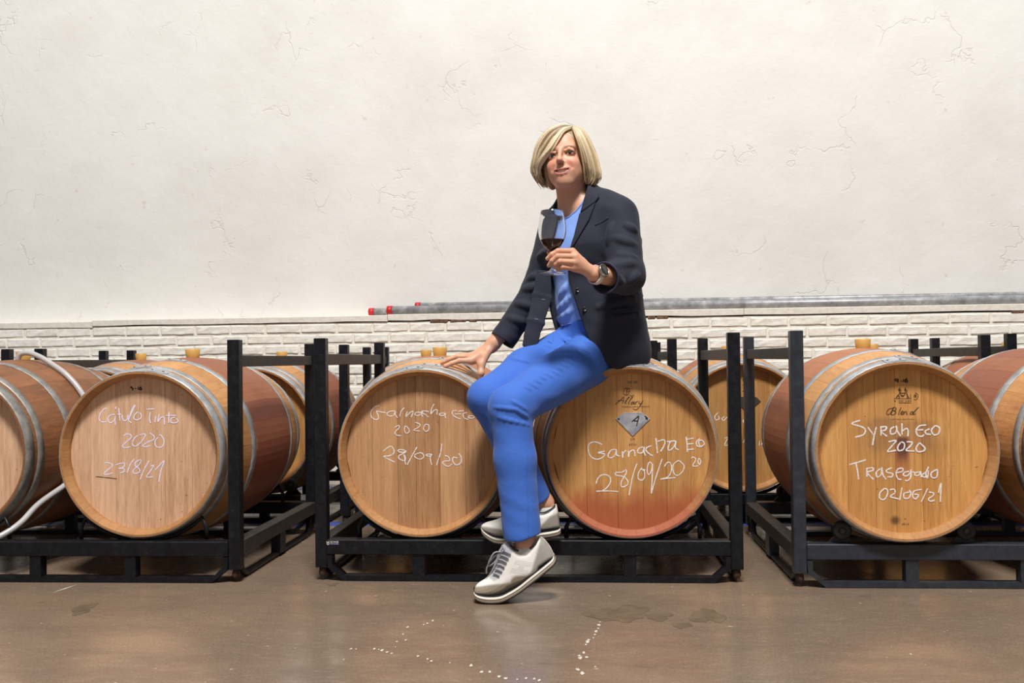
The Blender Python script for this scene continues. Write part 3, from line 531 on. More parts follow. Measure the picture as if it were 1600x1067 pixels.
# ------------------------------------------------------------ steel barrel racks
def bent(pts, r, mat, t, name='cradle_rod'): return link(name, tube(pts, r, 8), mat, t)
def rack(xl, xr, Y, zt, mat, label, group, depth=.93, inset=0.0, legs=(-.355, .355), cradles=(), rollers=(), yaw=0.0, flat=None, rear=True):
    pw = .0405; W = xr-xl; cx = (xl+xr)/2; t = thing('barrel_rack', label, 'rack', (cx, Y, 0), yaw, group); h = W/2; zb0, zb1 = .090, .139
    for sx in (-1, 1):
        for yy in (0, depth):
            link('post', box(sx*h-pw/2, sx*h+pw/2, yy-pw/2, yy+pw/2, .044, zt, .002), mat, t)
            q = lathe([(0, 0.012), (.009, .013), (.014, .022), (.013, .034), (.010, .046), (0, .046)], 12); q.transform(Matrix.Translation((sx*h, yy, 0))); link('stacking_foot', q, RUST, t)
        link('top_bar', box(sx*h-.012, sx*h+.012, pw/2, depth-pw/2, zt-.092, zt-.053, .002), DUST, t)
        link('side_beam', box(sx*h-.022, sx*h+.022, pw/2, depth-pw/2, zb0, zb1, .002), DUST, t)
        bent([(sx*h, .03, zb0), (sx*h, .05, .03), (sx*h, .09, .012), (sx*h, depth-.09, .012), (sx*h, depth-.05, .03), (sx*h, depth-.03, zb0)], .012, mat, t, 'side_skid')
        link('skid_leg', box(sx*h-.018, sx*h+.018, depth/2-.035, depth/2+.035, .012, zb0), mat, t)
    for yy in (0, depth):
        link('cross_beam', box(-h+pw/2, h-pw/2, yy-.025, yy+.025, zb0, zb1, .002), mat, t)
        # the skid: a flat bar with slanted ends
        pts = [(-h+pw*.7, .088), (-h+pw*.75, .050), (-h+pw*1.9, .010), (h-pw*1.9, .010), (h-pw*.75, .050), (h-pw*.7, .088)]
        V = []; Fc = []; ys_ = yy+(inset if yy == 0 else -inset)
        for i, (x, zz) in enumerate(pts):
            a = Vector(pts[max(i-1, 0)]); b = Vector(pts[min(i+1, 5)]); d = (b-a).normalized(); nx, nz = -d.y*.0085, d.x*.0085
            V += [(x+nx, ys_-.022, zz+nz), (x+nx, ys_+.022, zz+nz), (x-nx, ys_+.022, zz-nz), (x-nx, ys_-.022, zz-nz)]
        for i in range(5):
            for k in range(4): Fc.append((i*4+k, i*4+(k+1) % 4, i*4+4+(k+1) % 4, i*4+4+k))
        Fc += [(0, 1, 2, 3), (20, 21, 22, 23)]; link('skid', fixn(pydata(V, Fc)), mat, t)
        for lx in legs: link('skid_leg', box(lx-.020, lx+.020, ys_-.020, ys_+.020, .012, zb0, .001), mat, t)
    for (bx, bz) in cradles:                       # bent rod saddles under each barrel end
        for yy, off in ((.0, .062), (depth, -.062)):
            yb = yy+off*.55; r = .302; pts = [(bx-.222, yb, zb1-.01), (bx-.222, yb, bz-.255)]
            for k in range(13):
                a = math.radians(-43+86*k/12); pts.append((bx+math.sin(a)*r, yb, bz-math.cos(a)*r))
            pts += [(bx+.222, yb, bz-.255), (bx+.222, yb, zb1-.01)]
            bent(pts, .0075, mat, t)
    for (bx, bz) in rollers:
        for yy, s in ((.0, -1), (depth, 1)):
            for sx in (-1, 1):
                rx = bx+sx*.192; zc = zb1+.042; yw = yy-s*.0
                q = lathe([(.006, -.013), (.024, -.013), (.0295, -.009), (.0295, .009), (.024, .013), (.006, .013)], 20, True); q.transform(Matrix.Translation((rx, yw-.004, zc)) @ Matrix.Rotation(math.pi/2, 4, 'X'))
                wl = link('roller', q, RUBBER, t)
                q = lathe([(0, .016), (.007, .0155), (.010, .012), (.010, -.016), (0, -.016)], 12); q.transform(Matrix.Translation((rx, yw-.004, zc)) @ Matrix.Rotation(math.pi/2, 4, 'X')); link('axle', q, GSTEEL, wl)
                V = [(rx-.040, 0, zb1), (rx+.040, 0, zb1), (rx+.016, 0, zb1+.024), (rx+.012, 0, zc+.008), (rx-.012, 0, zc+.008), (rx-.016, 0, zb1+.024)]
                V = [(x, yw+.012, z_) for x, y_, z_ in V]+[(x, yw+.018, z_) for x, y_, z_ in V]; Fc = [(0, 1, 2, 3, 4, 5), (6, 7, 8, 9, 10, 11)]+[(i, (i+1) % 6, 6+(i+1) % 6, 6+i) for i in range(6)]
                link('roller_bracket', fixn(pydata(V, Fc)), mat, t)
    return t
GR = 'stackable steel barrel racks'
def X_(px, Y): return P(px, 700, Y).x
def cr(keys, t0): return [(BAR[k][1]-t0, BAR[k][3]) for k in keys]
y1 = 3.30; xl, xr = X_(-281, y1), X_(368, y1)
R1 = rack(xl, xr, y1, .818, STEEL, 'black rack under the two leftmost front barrels', GR, legs=(-.33, .047, .38), cradles=cr((0, 1), (xl+xr)/2))
y2 = 3.335; xl, xr = X_(502, y2), X_(1149, y2-.02)
R2 = rack(xl, xr, y2, .820, STEEL, 'black rack with white maker sticker under the two middle barrels', GR, legs=(-.36, .345), cradles=cr((2, 3), (xl+xr)/2), yaw=-.01)
y3 = 3.27; xl, xr = X_(1246, y3), X_(1889, y3)
R3 = rack(xl, xr, y3, .822, GSTEEL, 'grey steel rack with rubber rollers under the barrel with purple wine run', GR, legs=(-.285, .068, .40), rollers=cr((4, 5), (xl+xr)/2))
GR2 = 'back row steel barrel racks'; yb = 4.45
xl, xr = X_(64, yb), X_(505, yb); R4 = rack(xl, xr, yb, .816, STEEL, 'black back row rack left of centre behind the lilac chalked barrel', GR2, inset=.11, cradles=(), rollers=cr((6, 7), (xl+xr)/2))
xl, xr = X_(539, yb), X_(1022, yb); rack(xl, xr, yb, .816, STEEL, 'black back row rack in the middle behind the seated person', GR2, inset=.11, cradles=cr((8,), (xl+xr)/2))
xl, xr = X_(1052, yb), X_(1541, yb); rack(xl, xr, yb, .822, STEEL, 'black back row rack right of centre behind the purple run barrel', GR2, inset=.11, cradles=cr((10, 11), (xl+xr)/2))
xl, xr = X_(1582, yb), X_(2066, yb); rack(xl, xr, yb, .826, STEEL, 'black back row rack at the right frame edge', GR2, inset=.11, cradles=cr((12,), (xl+xr)/2))
xl, xr = X_(-470, yb), X_(12, yb); rack(xl, xr, yb, .816, STEEL, 'black back row rack at the left frame edge', GR2, inset=.11)
# stickers: maker sign on the middle rack, plain white labels on back racks
def onbeam(root, verts, fcs, mat, name, label=None):
    me = pydata([Vector(v)-root.location for v in verts], fcs); o = link(name, me, mat, root); o.matrix_parent_inverse = Matrix.Rotation(-root.rotation_euler.z, 4, 'Z')
    if label: o['label'] = label
    return o
ys = y2-.027
def quad(pts, Y): return [P(x, y, Y) for x, y in pts]
def beam_strokes(root, lines, Y, wd, mat, name):
    V = []; Fc = []
    for pl in lines:
        q = [P(x, y, Y) for x, y in pl]
        for a, b in zip(q, q[1:]):
            d = (b-a).normalized(); n = Vector((-d.z, 0, d.x))*wd/2; k = len(V); V += [a+n, b+n, b-n, a-n]; Fc.append((k, k+1, k+2, k+3))
    return onbeam(root, V, Fc, mat, name)
YS = P(515, 850, 1).y*0+y2-.0195
beam_strokes(R2, [[(510.3, 845.8), (511.4, 848), (510.8, 850), (512.5, 851), (514, 850), (514.2, 848), (512, 847.6)], [(513.2, 847), (514.6, 845.4)]], YS, .0022, STICK, 'maker_sticker')
def beam_text(root, txt, px, py, hpx, wpx, Y, mat):
    cu = bpy.data.curves.new('txt', 'FONT'); cu.body = txt; cu.align_x = 'CENTER'; cu.align_y = 'CENTER'; o = bpy.data.objects.new('tmp', cu); COL.objects.link(o)
    dg = bpy.context.evaluated_depsgraph_get(); me = bpy.data.meshes.new_from_object(o.evaluated_get(dg)); bpy.data.objects.remove(o)
    co = np.array([v.co[:] for v in me.vertices]); h = np.ptp(co[:, 1]); wd = np.ptp(co[:, 0]); k = (P(px, py, Y)-P(px, py+1, Y)).length; c = P(px, py, Y)
    V = [(c.x+v.co.x*wpx*k/wd, c.y, c.z+v.co.y*hpx*k/h) for v in me.vertices]
    return onbeam(root, V, [tuple(p.vertices) for p in me.polygons], mat, 'maker_sticker')
beam_text(R2, 'BOWEB', 522.5, 847, 3.2, 13, YS, STICK)
m = M('lilac_sticker', .5, 0, (150, 140, 190)); LIL = m.m
onbeam(R2, quad([(516, 849.3), (529, 849.5), (529, 850.5), (516, 850.3)], YS), [(0, 1, 2, 3)], LIL, 'maker_sticker')

onbeam(R4, quad([(470, 772.6), (480, 772.6), (480, 781.5), (470, 781.5)], yb-.0262), [(0, 1, 2, 3)], STICK, 'white_sticker')
# ------------------------------------------------------------ hose over the left barrel
m = M('clear_grey_hose', .25, 0, (206, 202, 200)); m.b.inputs['Transmission Weight'].default_value = .25; HOSE = m.m
t0, X0, Y0, Z0 = BAR[0]; ym = Y0+E
def onbarrel(key, ang, dy, lift):
    t, X, Yf, Z = BAR[key]; r = brad(dy)+lift; return Vector((X+math.sin(ang)*r, Yf+E+dy, Z+math.cos(ang)*r))
hp = [onbarrel(0, .02, -.055, .0), onbarrel(0, .06, -.056, .022), onbarrel(0, .16, -.058, .030), onbarrel(0, .30, -.060, .024), onbarrel(0, .46, -.062, .015), onbarrel(0, .66, -.07, .0135), onbarrel(0, .9, -.08, .0135), onbarrel(0, 1.15, -.09, .0135), onbarrel(0, 1.42, -.11, .014), onbarrel(0, 1.66, -.15, .018), onbarrel(0, 1.9, -.23, .026), P(62, 786, 3.44), P(35, 814, 3.37), P(12, 831, 3.325), P(-14, 843, 3.29), P(-60, 850, 3.25)]
t = thing('wine_hose', 'translucent grey hose curving from the bung over the weathered left barrel', 'hose', hp[0])
q = tube([p-hp[0] for p in smoothpath(hp, 8)], .0105, 12); link('tube', q, HOSE, t)
# ------------------------------------------------------------ implicit surfaces: smooth unions of tapered limbs, meshed by surface nets
A3 = lambda v: np.array(v[:], dtype=np.float64)
class Field:
    def __init__(s): s.p = []; s.post = None
    def add(s, fn, c, R, k, op='u'): s.p.append((fn, A3(c), R, k, op)); return s
    def cap(s, a, b, r1, r2=None, k=.02, op='u'):
        a, b = A3(a), A3(b); r2 = r1 if r2 is None else r2; ab = b-a; L2 = max(ab @ ab, 1e-12)
        def fn(p):
            q = p-a; t = np.clip(q @ ab/L2, 0, 1); return np.linalg.norm(q-t[:, None]*ab, axis=1)-(r1+(r2-r1)*t)
        return s.add(fn, (a+b)/2, math.sqrt(L2)/2+max(r1, r2), k, op)
    def chain(s, pts, rs, k=.02, op='u'):
        for i in range(len(pts)-1): s.cap(pts[i], pts[i+1], rs[i], rs[i+1], k, op)
        return s
    def ell(s, c, r, R=None, k=.02, op='u'):
        c, r = A3(c), np.array(r); R = np.eye(3) if R is None else R          # columns of R = axes
        def fn(p):
            q = (p-c) @ R; k0 = np.linalg.norm(q/r, axis=1); k1 = np.linalg.norm(q/(r*r), axis=1)+1e-9; return k0*(k0-1)/k1
        return s.add(fn, c, float(r.max()), k, op)
    def ecap(s, a, b, ra, rb, w, k=.03, op='u'):
        """limb with an elliptic section: ra=(along w, across) at a, rb at b"""
        a, b = A3(a), A3(b); ax = b-a; L = np.linalg.norm(ax); ax /= L; w = A3(w); w = w-ax*(w @ ax); w /= np.linalg.norm(w); v = np.cross(ax, w)
        ra, rb = np.array(ra), np.array(rb)
        def fn(p):
            q = p-a; t = q @ ax; tc = np.clip(t, 0, L); f = (tc/L)[:, None]; r = ra+(rb-ra)*f; e = t-tc; m = r.min(1)
            u, x = q @ w, q @ v
            k0 = np.sqrt((u/r[:, 0])**2+(x/r[:, 1])**2+(e/m)**2); k1 = np.sqrt((u/r[:, 0]**2)**2+(x/r[:, 1]**2)**2+(e/m**2)**2)+1e-9
            return k0*(k0-1)/k1
        return s.add(fn, (a+b)/2, L/2+max(ra.max(), rb.max()), k, op)
    def prism(s, poly, y0, y1, k=.004, op='s'):
        """outline in the XZ plane, extruded along Y"""
        q = np.array(poly); n = len(q)
        def fn(p):
            x, z = p[:, 0], p[:, 2]; d = np.full(len(p), 1e9); ins = np.zeros(len(p), bool)
            for i in range(n):
                a, b = q[i], q[(i+1) % n]; e = b-a; wx, wz = x-a[0], z-a[1]; t = np.clip((wx*e[0]+wz*e[1])/(e @ e), 0, 1)
                d = np.minimum(d, np.hypot(wx-t*e[0], wz-t*e[1]))
                c = (a[1] > z) != (b[1] > z)
                with np.errstate(divide='ignore', invalid='ignore'): ins ^= c & (x < (b[0]-a[0])*(z-a[1])/(b[1]-a[1]+1e-12)+a[0])
            d = np.where(ins, -d, d); dy = np.maximum(y0-p[:, 1], p[:, 1]-y1); return np.maximum(d, dy)
        c = np.array([q[:, 0].mean(), (y0+y1)/2, q[:, 1].mean()]); R = math.hypot(np.abs(q-c[[0, 2]]).max()*1.5, (y1-y0)/2)
        return s.add(fn, c, R, k, op)
    def ev(s, p, act=None):
        d = np.full(len(p), .5)
        for i in (range(len(s.p)) if act is None else act):
            fn, c, R, k, op = s.p[i]; x = fn(p)
            if op == 'u': h = np.maximum(k-np.abs(d-x), 0)/k; d = np.minimum(d, x)-h*h*k*.25
            else: x = -x; h = np.maximum(k-np.abs(d-x), 0)/k; d = np.maximum(d, x)+h*h*k*.25
        if s.post is not None: d = s.post(p, d)
        return d
    def mesh(s, h, n=14):
        us = [q for q in s.p if q[4] == 'u']; C = np.array([q[1] for q in us]); R = np.array([q[2] for q in us])
        lo = (C-R[:, None]).min(0)-3*h; hi = (C+R[:, None]).max(0)+3*h; B = n*h; nb = np.ceil((hi-lo)/B).astype(int)
        g = np.stack(np.meshgrid(*[np.arange(k) for k in nb], indexing='ij'), -1).reshape(-1, 3); cen = lo+(g+.5)*B
        near = np.zeros(len(g), bool)
        for c, r in zip(C, R): near |= np.linalg.norm(cen-c, axis=1) < r+B
        g, cen = g[near], cen[near]; d = s.ev(cen); keep = np.abs(d) < B*1.5; g, cen = g[keep], cen[keep]
        ax = np.arange(n+1); loc = np.stack(np.meshgrid(ax, ax, ax, indexing='ij'), -1).reshape(-1, 3); N = nb*n+3
        allc = np.array([q[1] for q in s.p]); allr = np.array([q[2]+q[3] for q in s.p])
        K = lambda c: (c[..., 0]*N[1]+c[..., 1])*N[2]+c[..., 2]
        ids, pos, quads = [], [], []
        cor = np.array([(i, j, k) for i in (0, 1) for j in (0, 1) for k in (0, 1)]); edges = [(a, b) for a in range(8) for b in range(a+1, 8) if np.abs(cor[a]-cor[b]).sum() == 1]
        for gi, ce in zip(g, cen):
            act = np.nonzero(np.linalg.norm(allc-ce, axis=1) < allr+B*1.3)[0]
            if not len(act): continue
            o = gi*n; v = s.ev(lo+(o+loc)*h, act).reshape(n+1, n+1, n+1); sg = v < 0
            if sg.all() or not sg.any(): continue
            cs = np.stack([sg[i:n+i, j:n+j, k:n+k] for i, j, k in cor], -1); m = cs.any(-1) & ~cs.all(-1); ce_ = np.argwhere(m)
            if len(ce_):
                vals = np.stack([v[ce_[:, 0]+i, ce_[:, 1]+j, ce_[:, 2]+k] for i, j, k in cor], 1); acc = np.zeros((len(ce_), 3)); cnt = np.zeros(len(ce_))
                for a, b in edges:
                    x = (vals[:, a] < 0) != (vals[:, b] < 0); t = vals[:, a]/(vals[:, a]-vals[:, b]+1e-20); t = np.where(x, t, 0)
                    acc += np.where(x[:, None], cor[a]+t[:, None]*(cor[b]-cor[a]), 0); cnt += x
                ids.append(K(o+ce_+1)); pos.append(lo+(o+ce_+acc/cnt[:, None])*h)
            for a in range(3):
                u_, v_ = (a+1) % 3, (a+2) % 3; sl = [slice(0, n)]*3; sl2 = list(sl); sl2[a] = slice(1, n+1)
                s0, s1 = sg[tuple(sl)], sg[tuple(sl2)]; e = np.argwhere(s0 != s1)
                if not len(e): continue
                flip = s0[e[:, 0], e[:, 1], e[:, 2]]; du = np.eye(3, dtype=int)[u_]; dv = np.eye(3, dtype=int)[v_]; b = o+e+1
                q = np.stack([K(b), K(b-du), K(b-du-dv), K(b-dv)], 1); q[~flip] = q[~flip][:, ::-1]; quads.append(q)
        ids = np.concatenate(ids); pos = np.concatenate(pos); quads = np.concatenate(quads); o = np.argsort(ids); ids, pos = ids[o], pos[o]
        ix = np.clip(np.searchsorted(ids, quads), 0, len(ids)-1); ok = (ids[ix] == quads).all(1); ix = ix[ok]
        me = bpy.data.meshes.new('mesh'); me.vertices.add(len(pos)); me.vertices.foreach_set('co', pos.ravel())
        me.loops.add(ix.size); me.loops.foreach_set('vertex_index', ix.ravel().astype(np.int32)); me.polygons.add(len(ix))
        me.polygons.foreach_set('loop_start', np.arange(0, ix.size, 4, dtype=np.int32)); me.polygons.foreach_set('use_smooth', np.ones(len(ix), bool)); me.update(calc_edges=True); me.validate()
        return me
    def hit(s, pts, off=0.0, y0=2.8, y1=3.7):
        """first points along the view rays of photo pixels where the surface (grown by off) is met"""
        D = np.array([ray(*q)[:] for q in pts]); D /= D[:, 1:2]; C = np.array([0, 0, CAM_H]); Y = np.full(len(D), y0); live = np.ones(len(D), bool)
        for _ in range(140):
            d = s.ev(C+D*Y[:, None])-off; live &= d > .0004; Y = np.where(live & (Y < y1), Y+np.clip(d, .0005, .05)*.8, Y)
        return C+D*Y[:, None]
def setcol(me, rgb):
    a = me.color_attributes.new('Col', 'FLOAT_COLOR', 'POINT'); a.data.foreach_set('color', np.concatenate([rgb, np.ones((len(rgb), 1))], 1).astype(np.float32).ravel())
def verts(me):
    a = np.empty(len(me.vertices)*3, np.float32); me.vertices.foreach_get('co', a); return a.reshape(-1, 3).astype(np.float64)
def L3(c): return np.array(lin(c)[:3])
def sstep(x, a, b): t = np.clip((x-a)/(b-a), 0, 1); return t*t*(3-2*t)

# ------------------------------------------------------------ the person sitting on the barrel
# materials
def colmat(name, rough, sss=0.0, bumpscale=0, strength=.2, dist=.001):
    m = M(name, rough); a = m.node('ShaderNodeAttribute', _attribute_name='Col'); m.con(a.outputs['Color'], m.b.inputs['Base Color'])
    if sss: m.b.inputs['Subsurface Weight'].default_value = sss; m.b.inputs['Subsurface Radius'].default_value = (.012, .005, .003); m.b.inputs['Subsurface Scale'].default_value = .6
    if bumpscale: m.bump(m.noise(m.obj(), bumpscale, 4, .6), strength, dist)
    return m.m
SKIN = colmat('skin', .5, .12, 320, .12, .0008); SHOEM = colmat('shoe_leather', .45, 0, 400, .1, .0006)
m = M('navy_wool', .85, 0, (18, 19, 30)); v = m.obj(); n2 = m.noise(v, 700, 2, .7); n3 = m.noise(v, 40, 4); c = m.ramp(n2, [(.3, (18, 20, 33)), (.6, (32, 34, 51)), (.8, (60, 63, 82))]); m.col(c); m.b.inputs['Sheen Weight'].default_value = .04
m.bump(m.math('ADD', m.math('MULTIPLY', n2, .3), n3), .25, .003); NAVY = m.m
m = M('navy_lining', .7, 0, (30, 36, 66)); LINING = m.m
def cloth(name, c, ns, bd):
    m = M(name, .8, 0, c); v = m.obj(); n2 = m.noise(v, 600, 2, .7); n3 = m.noise(v, ns, 3, .5, .4); m.col(m.mix(m.smooth(n2, .35, .7, 0, .35), c, tuple(int(x*.8) for x in c))); m.b.inputs['Sheen Weight'].default_value = .1
    m.bump(n3, .5, bd); return m.m
TEE = cloth('light_blue_jersey', (128, 162, 230), 14, .010); BLUEP = cloth('cobalt_cotton', (56, 104, 194), 16, .006)
m = M('button_black', .3, 0, (20, 20, 24)); BUTTON = m.m
m = M('blonde_hair', .42); v = m.obj(); at = m.node('ShaderNodeAttribute', _attribute_name='Col'); n2 = m.noise(v, 160, 3, .6)
m.con(m.mix(m.smooth(n2, .35, .75, 0, .35), at.outputs['Color'], (156, 132, 98)), m.b.inputs['Base Color']); HAIR = m.m
m = M('eye_white', .15, 0, (196, 184, 176)); EYE = m.m
m = M('iris', .12, 0, (44, 40, 36)); IRIS = m.m
m = M('tooth', .25, 0, (232, 222, 206)); TOOTH = m.m
m = M('watch_white', .45, 0, (226, 220, 208)); WWHITE = m.m
m = M('watch_glass', .08, 0, (38, 34, 34)); WGLASS = m.m
m = M('watch_steel', .2, 1, (190, 186, 178)); WSTEEL = m.m
m = M('cream_rubber', .6, 0, (222, 212, 194)); SOLE = m.m
m = M('black_trim', .6, 0, (20, 22, 28)); BLK = m.m
m = M('grey_lace', .7, 0, (150, 150, 158)); LACE = m.m
m = M('white_sock', .85, 0, (206, 200, 196)); SOCK = m.m

W = Vector((math.cos(math.radians(36)), -math.sin(math.radians(36)), 0))      # towards her left shoulder
FW = Vector((-math.sin(math.radians(36)), -math.cos(math.radians(36)), 0))    # the way her chest faces
ankr = .029
hipL, hipR = P(928, 550, 3.37), P(884, 550, 3.49)
kneeL, kneeR = P(798, 636, 3.10), P(763, 622, 3.23)
ankL, ankR = P(822, 846, 3.06), P(850, 786, 3.28)
# ---- head frame
zy, zp, rl = math.radians(14), math.radians(4), math.radians(-6)
hz = Vector((-math.sin(zy)*math.cos(zp), -math.cos(zy)*math.cos(zp), math.sin(zp))); hy0 = (Vector((0, 0, 1))-hz*hz.z).normalized(); hx0 = hy0.cross(hz)
hx = hx0*math.cos(rl)-hy0*math.sin(rl); hy = hy0*math.cos(rl)+hx0*math.sin(rl)
HR = np.array([hx[:], hy[:], hz[:]]).T; HC = A3(P(876.3, 240.2, 3.365))-HR @ np.array([0, 0, .072])
def Hd(x, y, z): return HC+HR @ np.array([x, y, z])
def Hl(co): return (np.asarray(co)-HC) @ HR
def Hpx(px, py, zl):
    """point on the view ray of a pixel at head-local depth zl"""
    d = A3(ray(px, py)); c = np.array([0, 0, CAM_H]); n = HR[:, 2]; t = (zl-(c-HC) @ n)/(d @ n); return c+d*t
# ---- body (skin): one continuous surface
B = Field()
B.ecap(P(948, 540, 3.44), P(929, 470, 3.455), (.130, .085), (.120, .080), W, .04)
B.ecap(P(929, 470, 3.455), P(922, 385, 3.455), (.120, .08), (.145, .085), W, .04)
B.ecap(P(922, 385, 3.455), P(912, 330, 3.46), (.145, .085), (.10, .055), W, .04)
shL, shR = P(968, 341, 3.35), P(868, 366, 3.525); elL, elR = P(983, 436, 3.27), P(836, 452, 3.52); wrL, wrR = P(927, 427.5, 3.105), P(771, 537, 3.468)
B.cap(P(962, 335, 3.36), P(876, 356, 3.51), .036, .036, .04)
B.chain([shL, elL], [.040, .040], .03); B.chain([elL, wrL], [.041, .0245], .015)
B.chain([shR, elR], [.040, .040], .03); B.chain([elR, wrR], [.041, .024], .015)
B.chain([P(932, 556, 3.41), P(868, 594, 3.26), kneeL, ankL], [.066, .062, .050, .030], .03); B.chain([P(888, 555, 3.49), kneeR, ankR], [.066, .050, .030], .03)
B.cap(P(897, 322, 3.465), Hd(0, -.05, -.03), .056, .049, .03)
B.cap(P(905, 318, 3.44), Hd(.045, -.055, -.01), .010, .010, .016); B.cap(P(880, 334, 3.44), Hd(-.04, -.055, -.01), .009, .009, .016)
# feet inside the shoes
B.chain([ankL, P(806, 896, 3.06), P(775, 924, 3.05)], [.029, .024, .012], .02); B.chain([ankR, P(822, 822, 3.275), P(785, 832, 3.27)], [.029, .022, .012], .02)
# head
E_ = lambda c, r, k, op='u': B.ell(Hd(*c), r, HR, k, op)
E_((0, .032, -.018), (.072, .080, .090), .02)
E_((0, -.030, .012), (.0585, .076, .068), .02)
B.cap(Hd(-.005, -.094, .060), Hd(.005, -.094, .060), .0135, .0135, .03)
for s in (-1, 1):
    B.cap(Hd(s*.010, -.092, .056), Hd(s*.046, -.056, .004), .016, .017, .03)
    E_((s*.034, -.036, .058), (.0215, .019, .017), .022)
    E_((s*.036, -.062, .046), (.016, .02, .016), .022)
B.cap(Hd(-.038, .019, .0665), Hd(.038, .019, .0665), .0105, .0105, .022)
for s in (-1, 1): E_((s*.0315, .000, .090), (.0165, .0115, .0155), .016, 's')
B.cap(Hd(0, .012, .079), Hd(0, -.026, .099), .0056, .0080, .012); E_((0, -.029, .0985), (.0092, .0085, .0100), .008)
for s in (-1, 1):
    E_((s*.0108, -.0335, .0890), (.0058, .0060, .009), .006); E_((s*.0058, -.0400, .0955), (.0030, .0032, .005), .003, 's')
# eyelids around the eyes, opened by an almond cut
for s in (-1, 1):
    E_((s*.0315, -.001, .0665), (.0160, .0120, .0118), .006)
    E_((s*.0315, -.0016, .082), (.0126, .0026, .014), .003, 's')
    B.cap(Hd(s*.0185, .0055, .0785), Hd(s*.031, .0095, .0800), .0026, .003, .005); B.cap(Hd(s*.031, .0095, .0800), Hd(s*.045, .0045, .0735), .003, .0024, .005)
# mouth: lips in a smile, parted
E_((0, -.063, .070), (.030, .022, .018), .02)
for s in (-1, 1):
    B.chain([Hd(0, -.0580, .0895), Hd(s*.010, -.0572, .0885), Hd(s*.0285, -.0565, .0770)], [.0036, .0038, .0022], .004)
    B.chain([Hd(0, -.0745, .0870), Hd(s*.014, -.0715, .0850), Hd(s*.0285, -.0575, .0770)], [.0046, .0042, .0022], .004)
B.chain([Hd(-.0250, -.0580, .0795), Hd(-.012, -.0636, .0865), Hd(0, -.0655, .0885), Hd(.012, -.0636, .0865), Hd(.0250, -.0580, .0795)], [.0016, .0040, .0046, .0040, .0016], .0015, 's')
for s in (-1, 1): B.chain([Hd(s*.017, -.034, .0885), Hd(s*.029, -.044, .0850), Hd(s*.0340, -.054, .0780)], [.0020, .0024, .0010], .012, 's')
E_((0, -.094, .067), (.014, .011, .010), .016)
# left hand round the stem
fing = dict(
 index=[((894.5, 392.5, 3.078), (872, 392.3, 3.056), (862.5, 397.5, 3.055), (855.3, 404.2, 3.060)), (.0096, .0092, .0083, .0066)],
 middle=[((899, 401, 3.066), (871.5, 400.6, 3.042), (863, 407.5, 3.046), (857.6, 415.2, 3.055)), (.0098, .0094, .0084, .0066)],
 ring=[((899.5, 410, 3.064), (874.5, 408.6, 3.042), (868, 413.0, 3.048), (867.5, 417.6, 3.060)), (.0096, .0090, .0082, .0066)],
 pinky=[((896, 419, 3.068), (878.5, 417.4, 3.048), (872.6, 419.8, 3.054), (871.2, 422.2, 3.064)), (.0086, .0080, .0072, .0060)])
wl = P(922, 424, 3.100)
for n_, (q, r) in fing.items():
    q = [P(*a) for a in q]; B.cap(wl+(q[0]-wl)*.12, q[0], .0135, .0112, .012)
    B.chain(q, r, .0028)
B.cap(P(908, 411, 3.092), P(897, 405, 3.082), .013, .012, .012)
B.chain([P(917, 417, 3.115), P(896, 408, 3.118), P(875, 401, 3.105), P(857.8, 394.8, 3.088)], [.014, .0118, .0094, .0072], .006)
# right hand spread on the barrel
def onb(px, py, lift):
    t, X, Yf, Z = BAR[2]
    for Y in np.arange(Yf-.05, Yf+.9, .001):
        q = P(px, py, Y); yy = Y-Yf-E
        if abs(yy) < E and math.hypot(q.x-X, q.z-Z) < brad(yy)+lift: return q
ti, tm, tr, tp, tt = onb(695.5, 572.5, .0068), onb(690.5, 567.0, .0068), onb(700, 562.8, .0066), onb(713, 560.5, .006), onb(751, 595.0, .0068)
ki, km, kr, kp = P(736, 563.5, 3.430), P(735, 557.5, 3.452), P(738, 556, 3.474), P(742, 556, 3.494)
wr = P(768, 541, 3.466)
for kk, tip, lift, r in ((ki, ti, .014, (.0105, .0092, .0082, .0066)), (km, tm, .017, (.0106, .0094, .0084, .0066)), (kr, tr, .015, (.0100, .009, .008, .0064)), (kp, tp, .010, (.0090, .008, .007, .0058))):
    p1 = kk.lerp(tip, .46)+Vector((0, 0, lift*.62)); p2 = kk.lerp(tip, .76)+Vector((0, 0, lift*.40)); B.chain([kk, p1, p2, tip], r, .004)
    B.cap(wr+(kk-wr)*.1, kk, .0150, .0118, .014)
B.cap(wrR, wr, .0235, .021, .012)
B.chain([P(762, 549, 3.445), P(752, 569, 3.425), P(751.5, 583, 3.412), tt], [.0155, .0125, .0104, .0076], .010)
B.cap(P(752, 556, 3.445), P(741, 562, 3.440), .0165, .013, .014)
body_me = B.mesh(.0024)
co = verts(body_me); n = len(co); lc = Hl(co); skin = np.tile(L3((212, 158, 128)), (n, 1))
def tint(mask, c): global skin; skin = skin*(1-mask[:, None])+L3(c)*mask[:, None]
hd = (np.abs(lc[:, 0]) < .1) & (lc[:, 1] > -.13) & (lc[:, 1] < .13); gz = lambda x, y, sx, sy: np.exp(-((lc[:, 0]-x)/sx)**2-((lc[:, 1]-y)/sy)**2)*hd*(lc[:, 2] > .02)
tint(.45*gz(.036, -.036, .018, .018), (206, 116, 96)); tint(.45*gz(-.036, -.036, .018, .018), (206, 116, 96)); tint(.35*gz(0, -.038, .012, .012), (204, 118, 98)); tint(.25*gz(0, .045, .04, .02), (206, 132, 104))
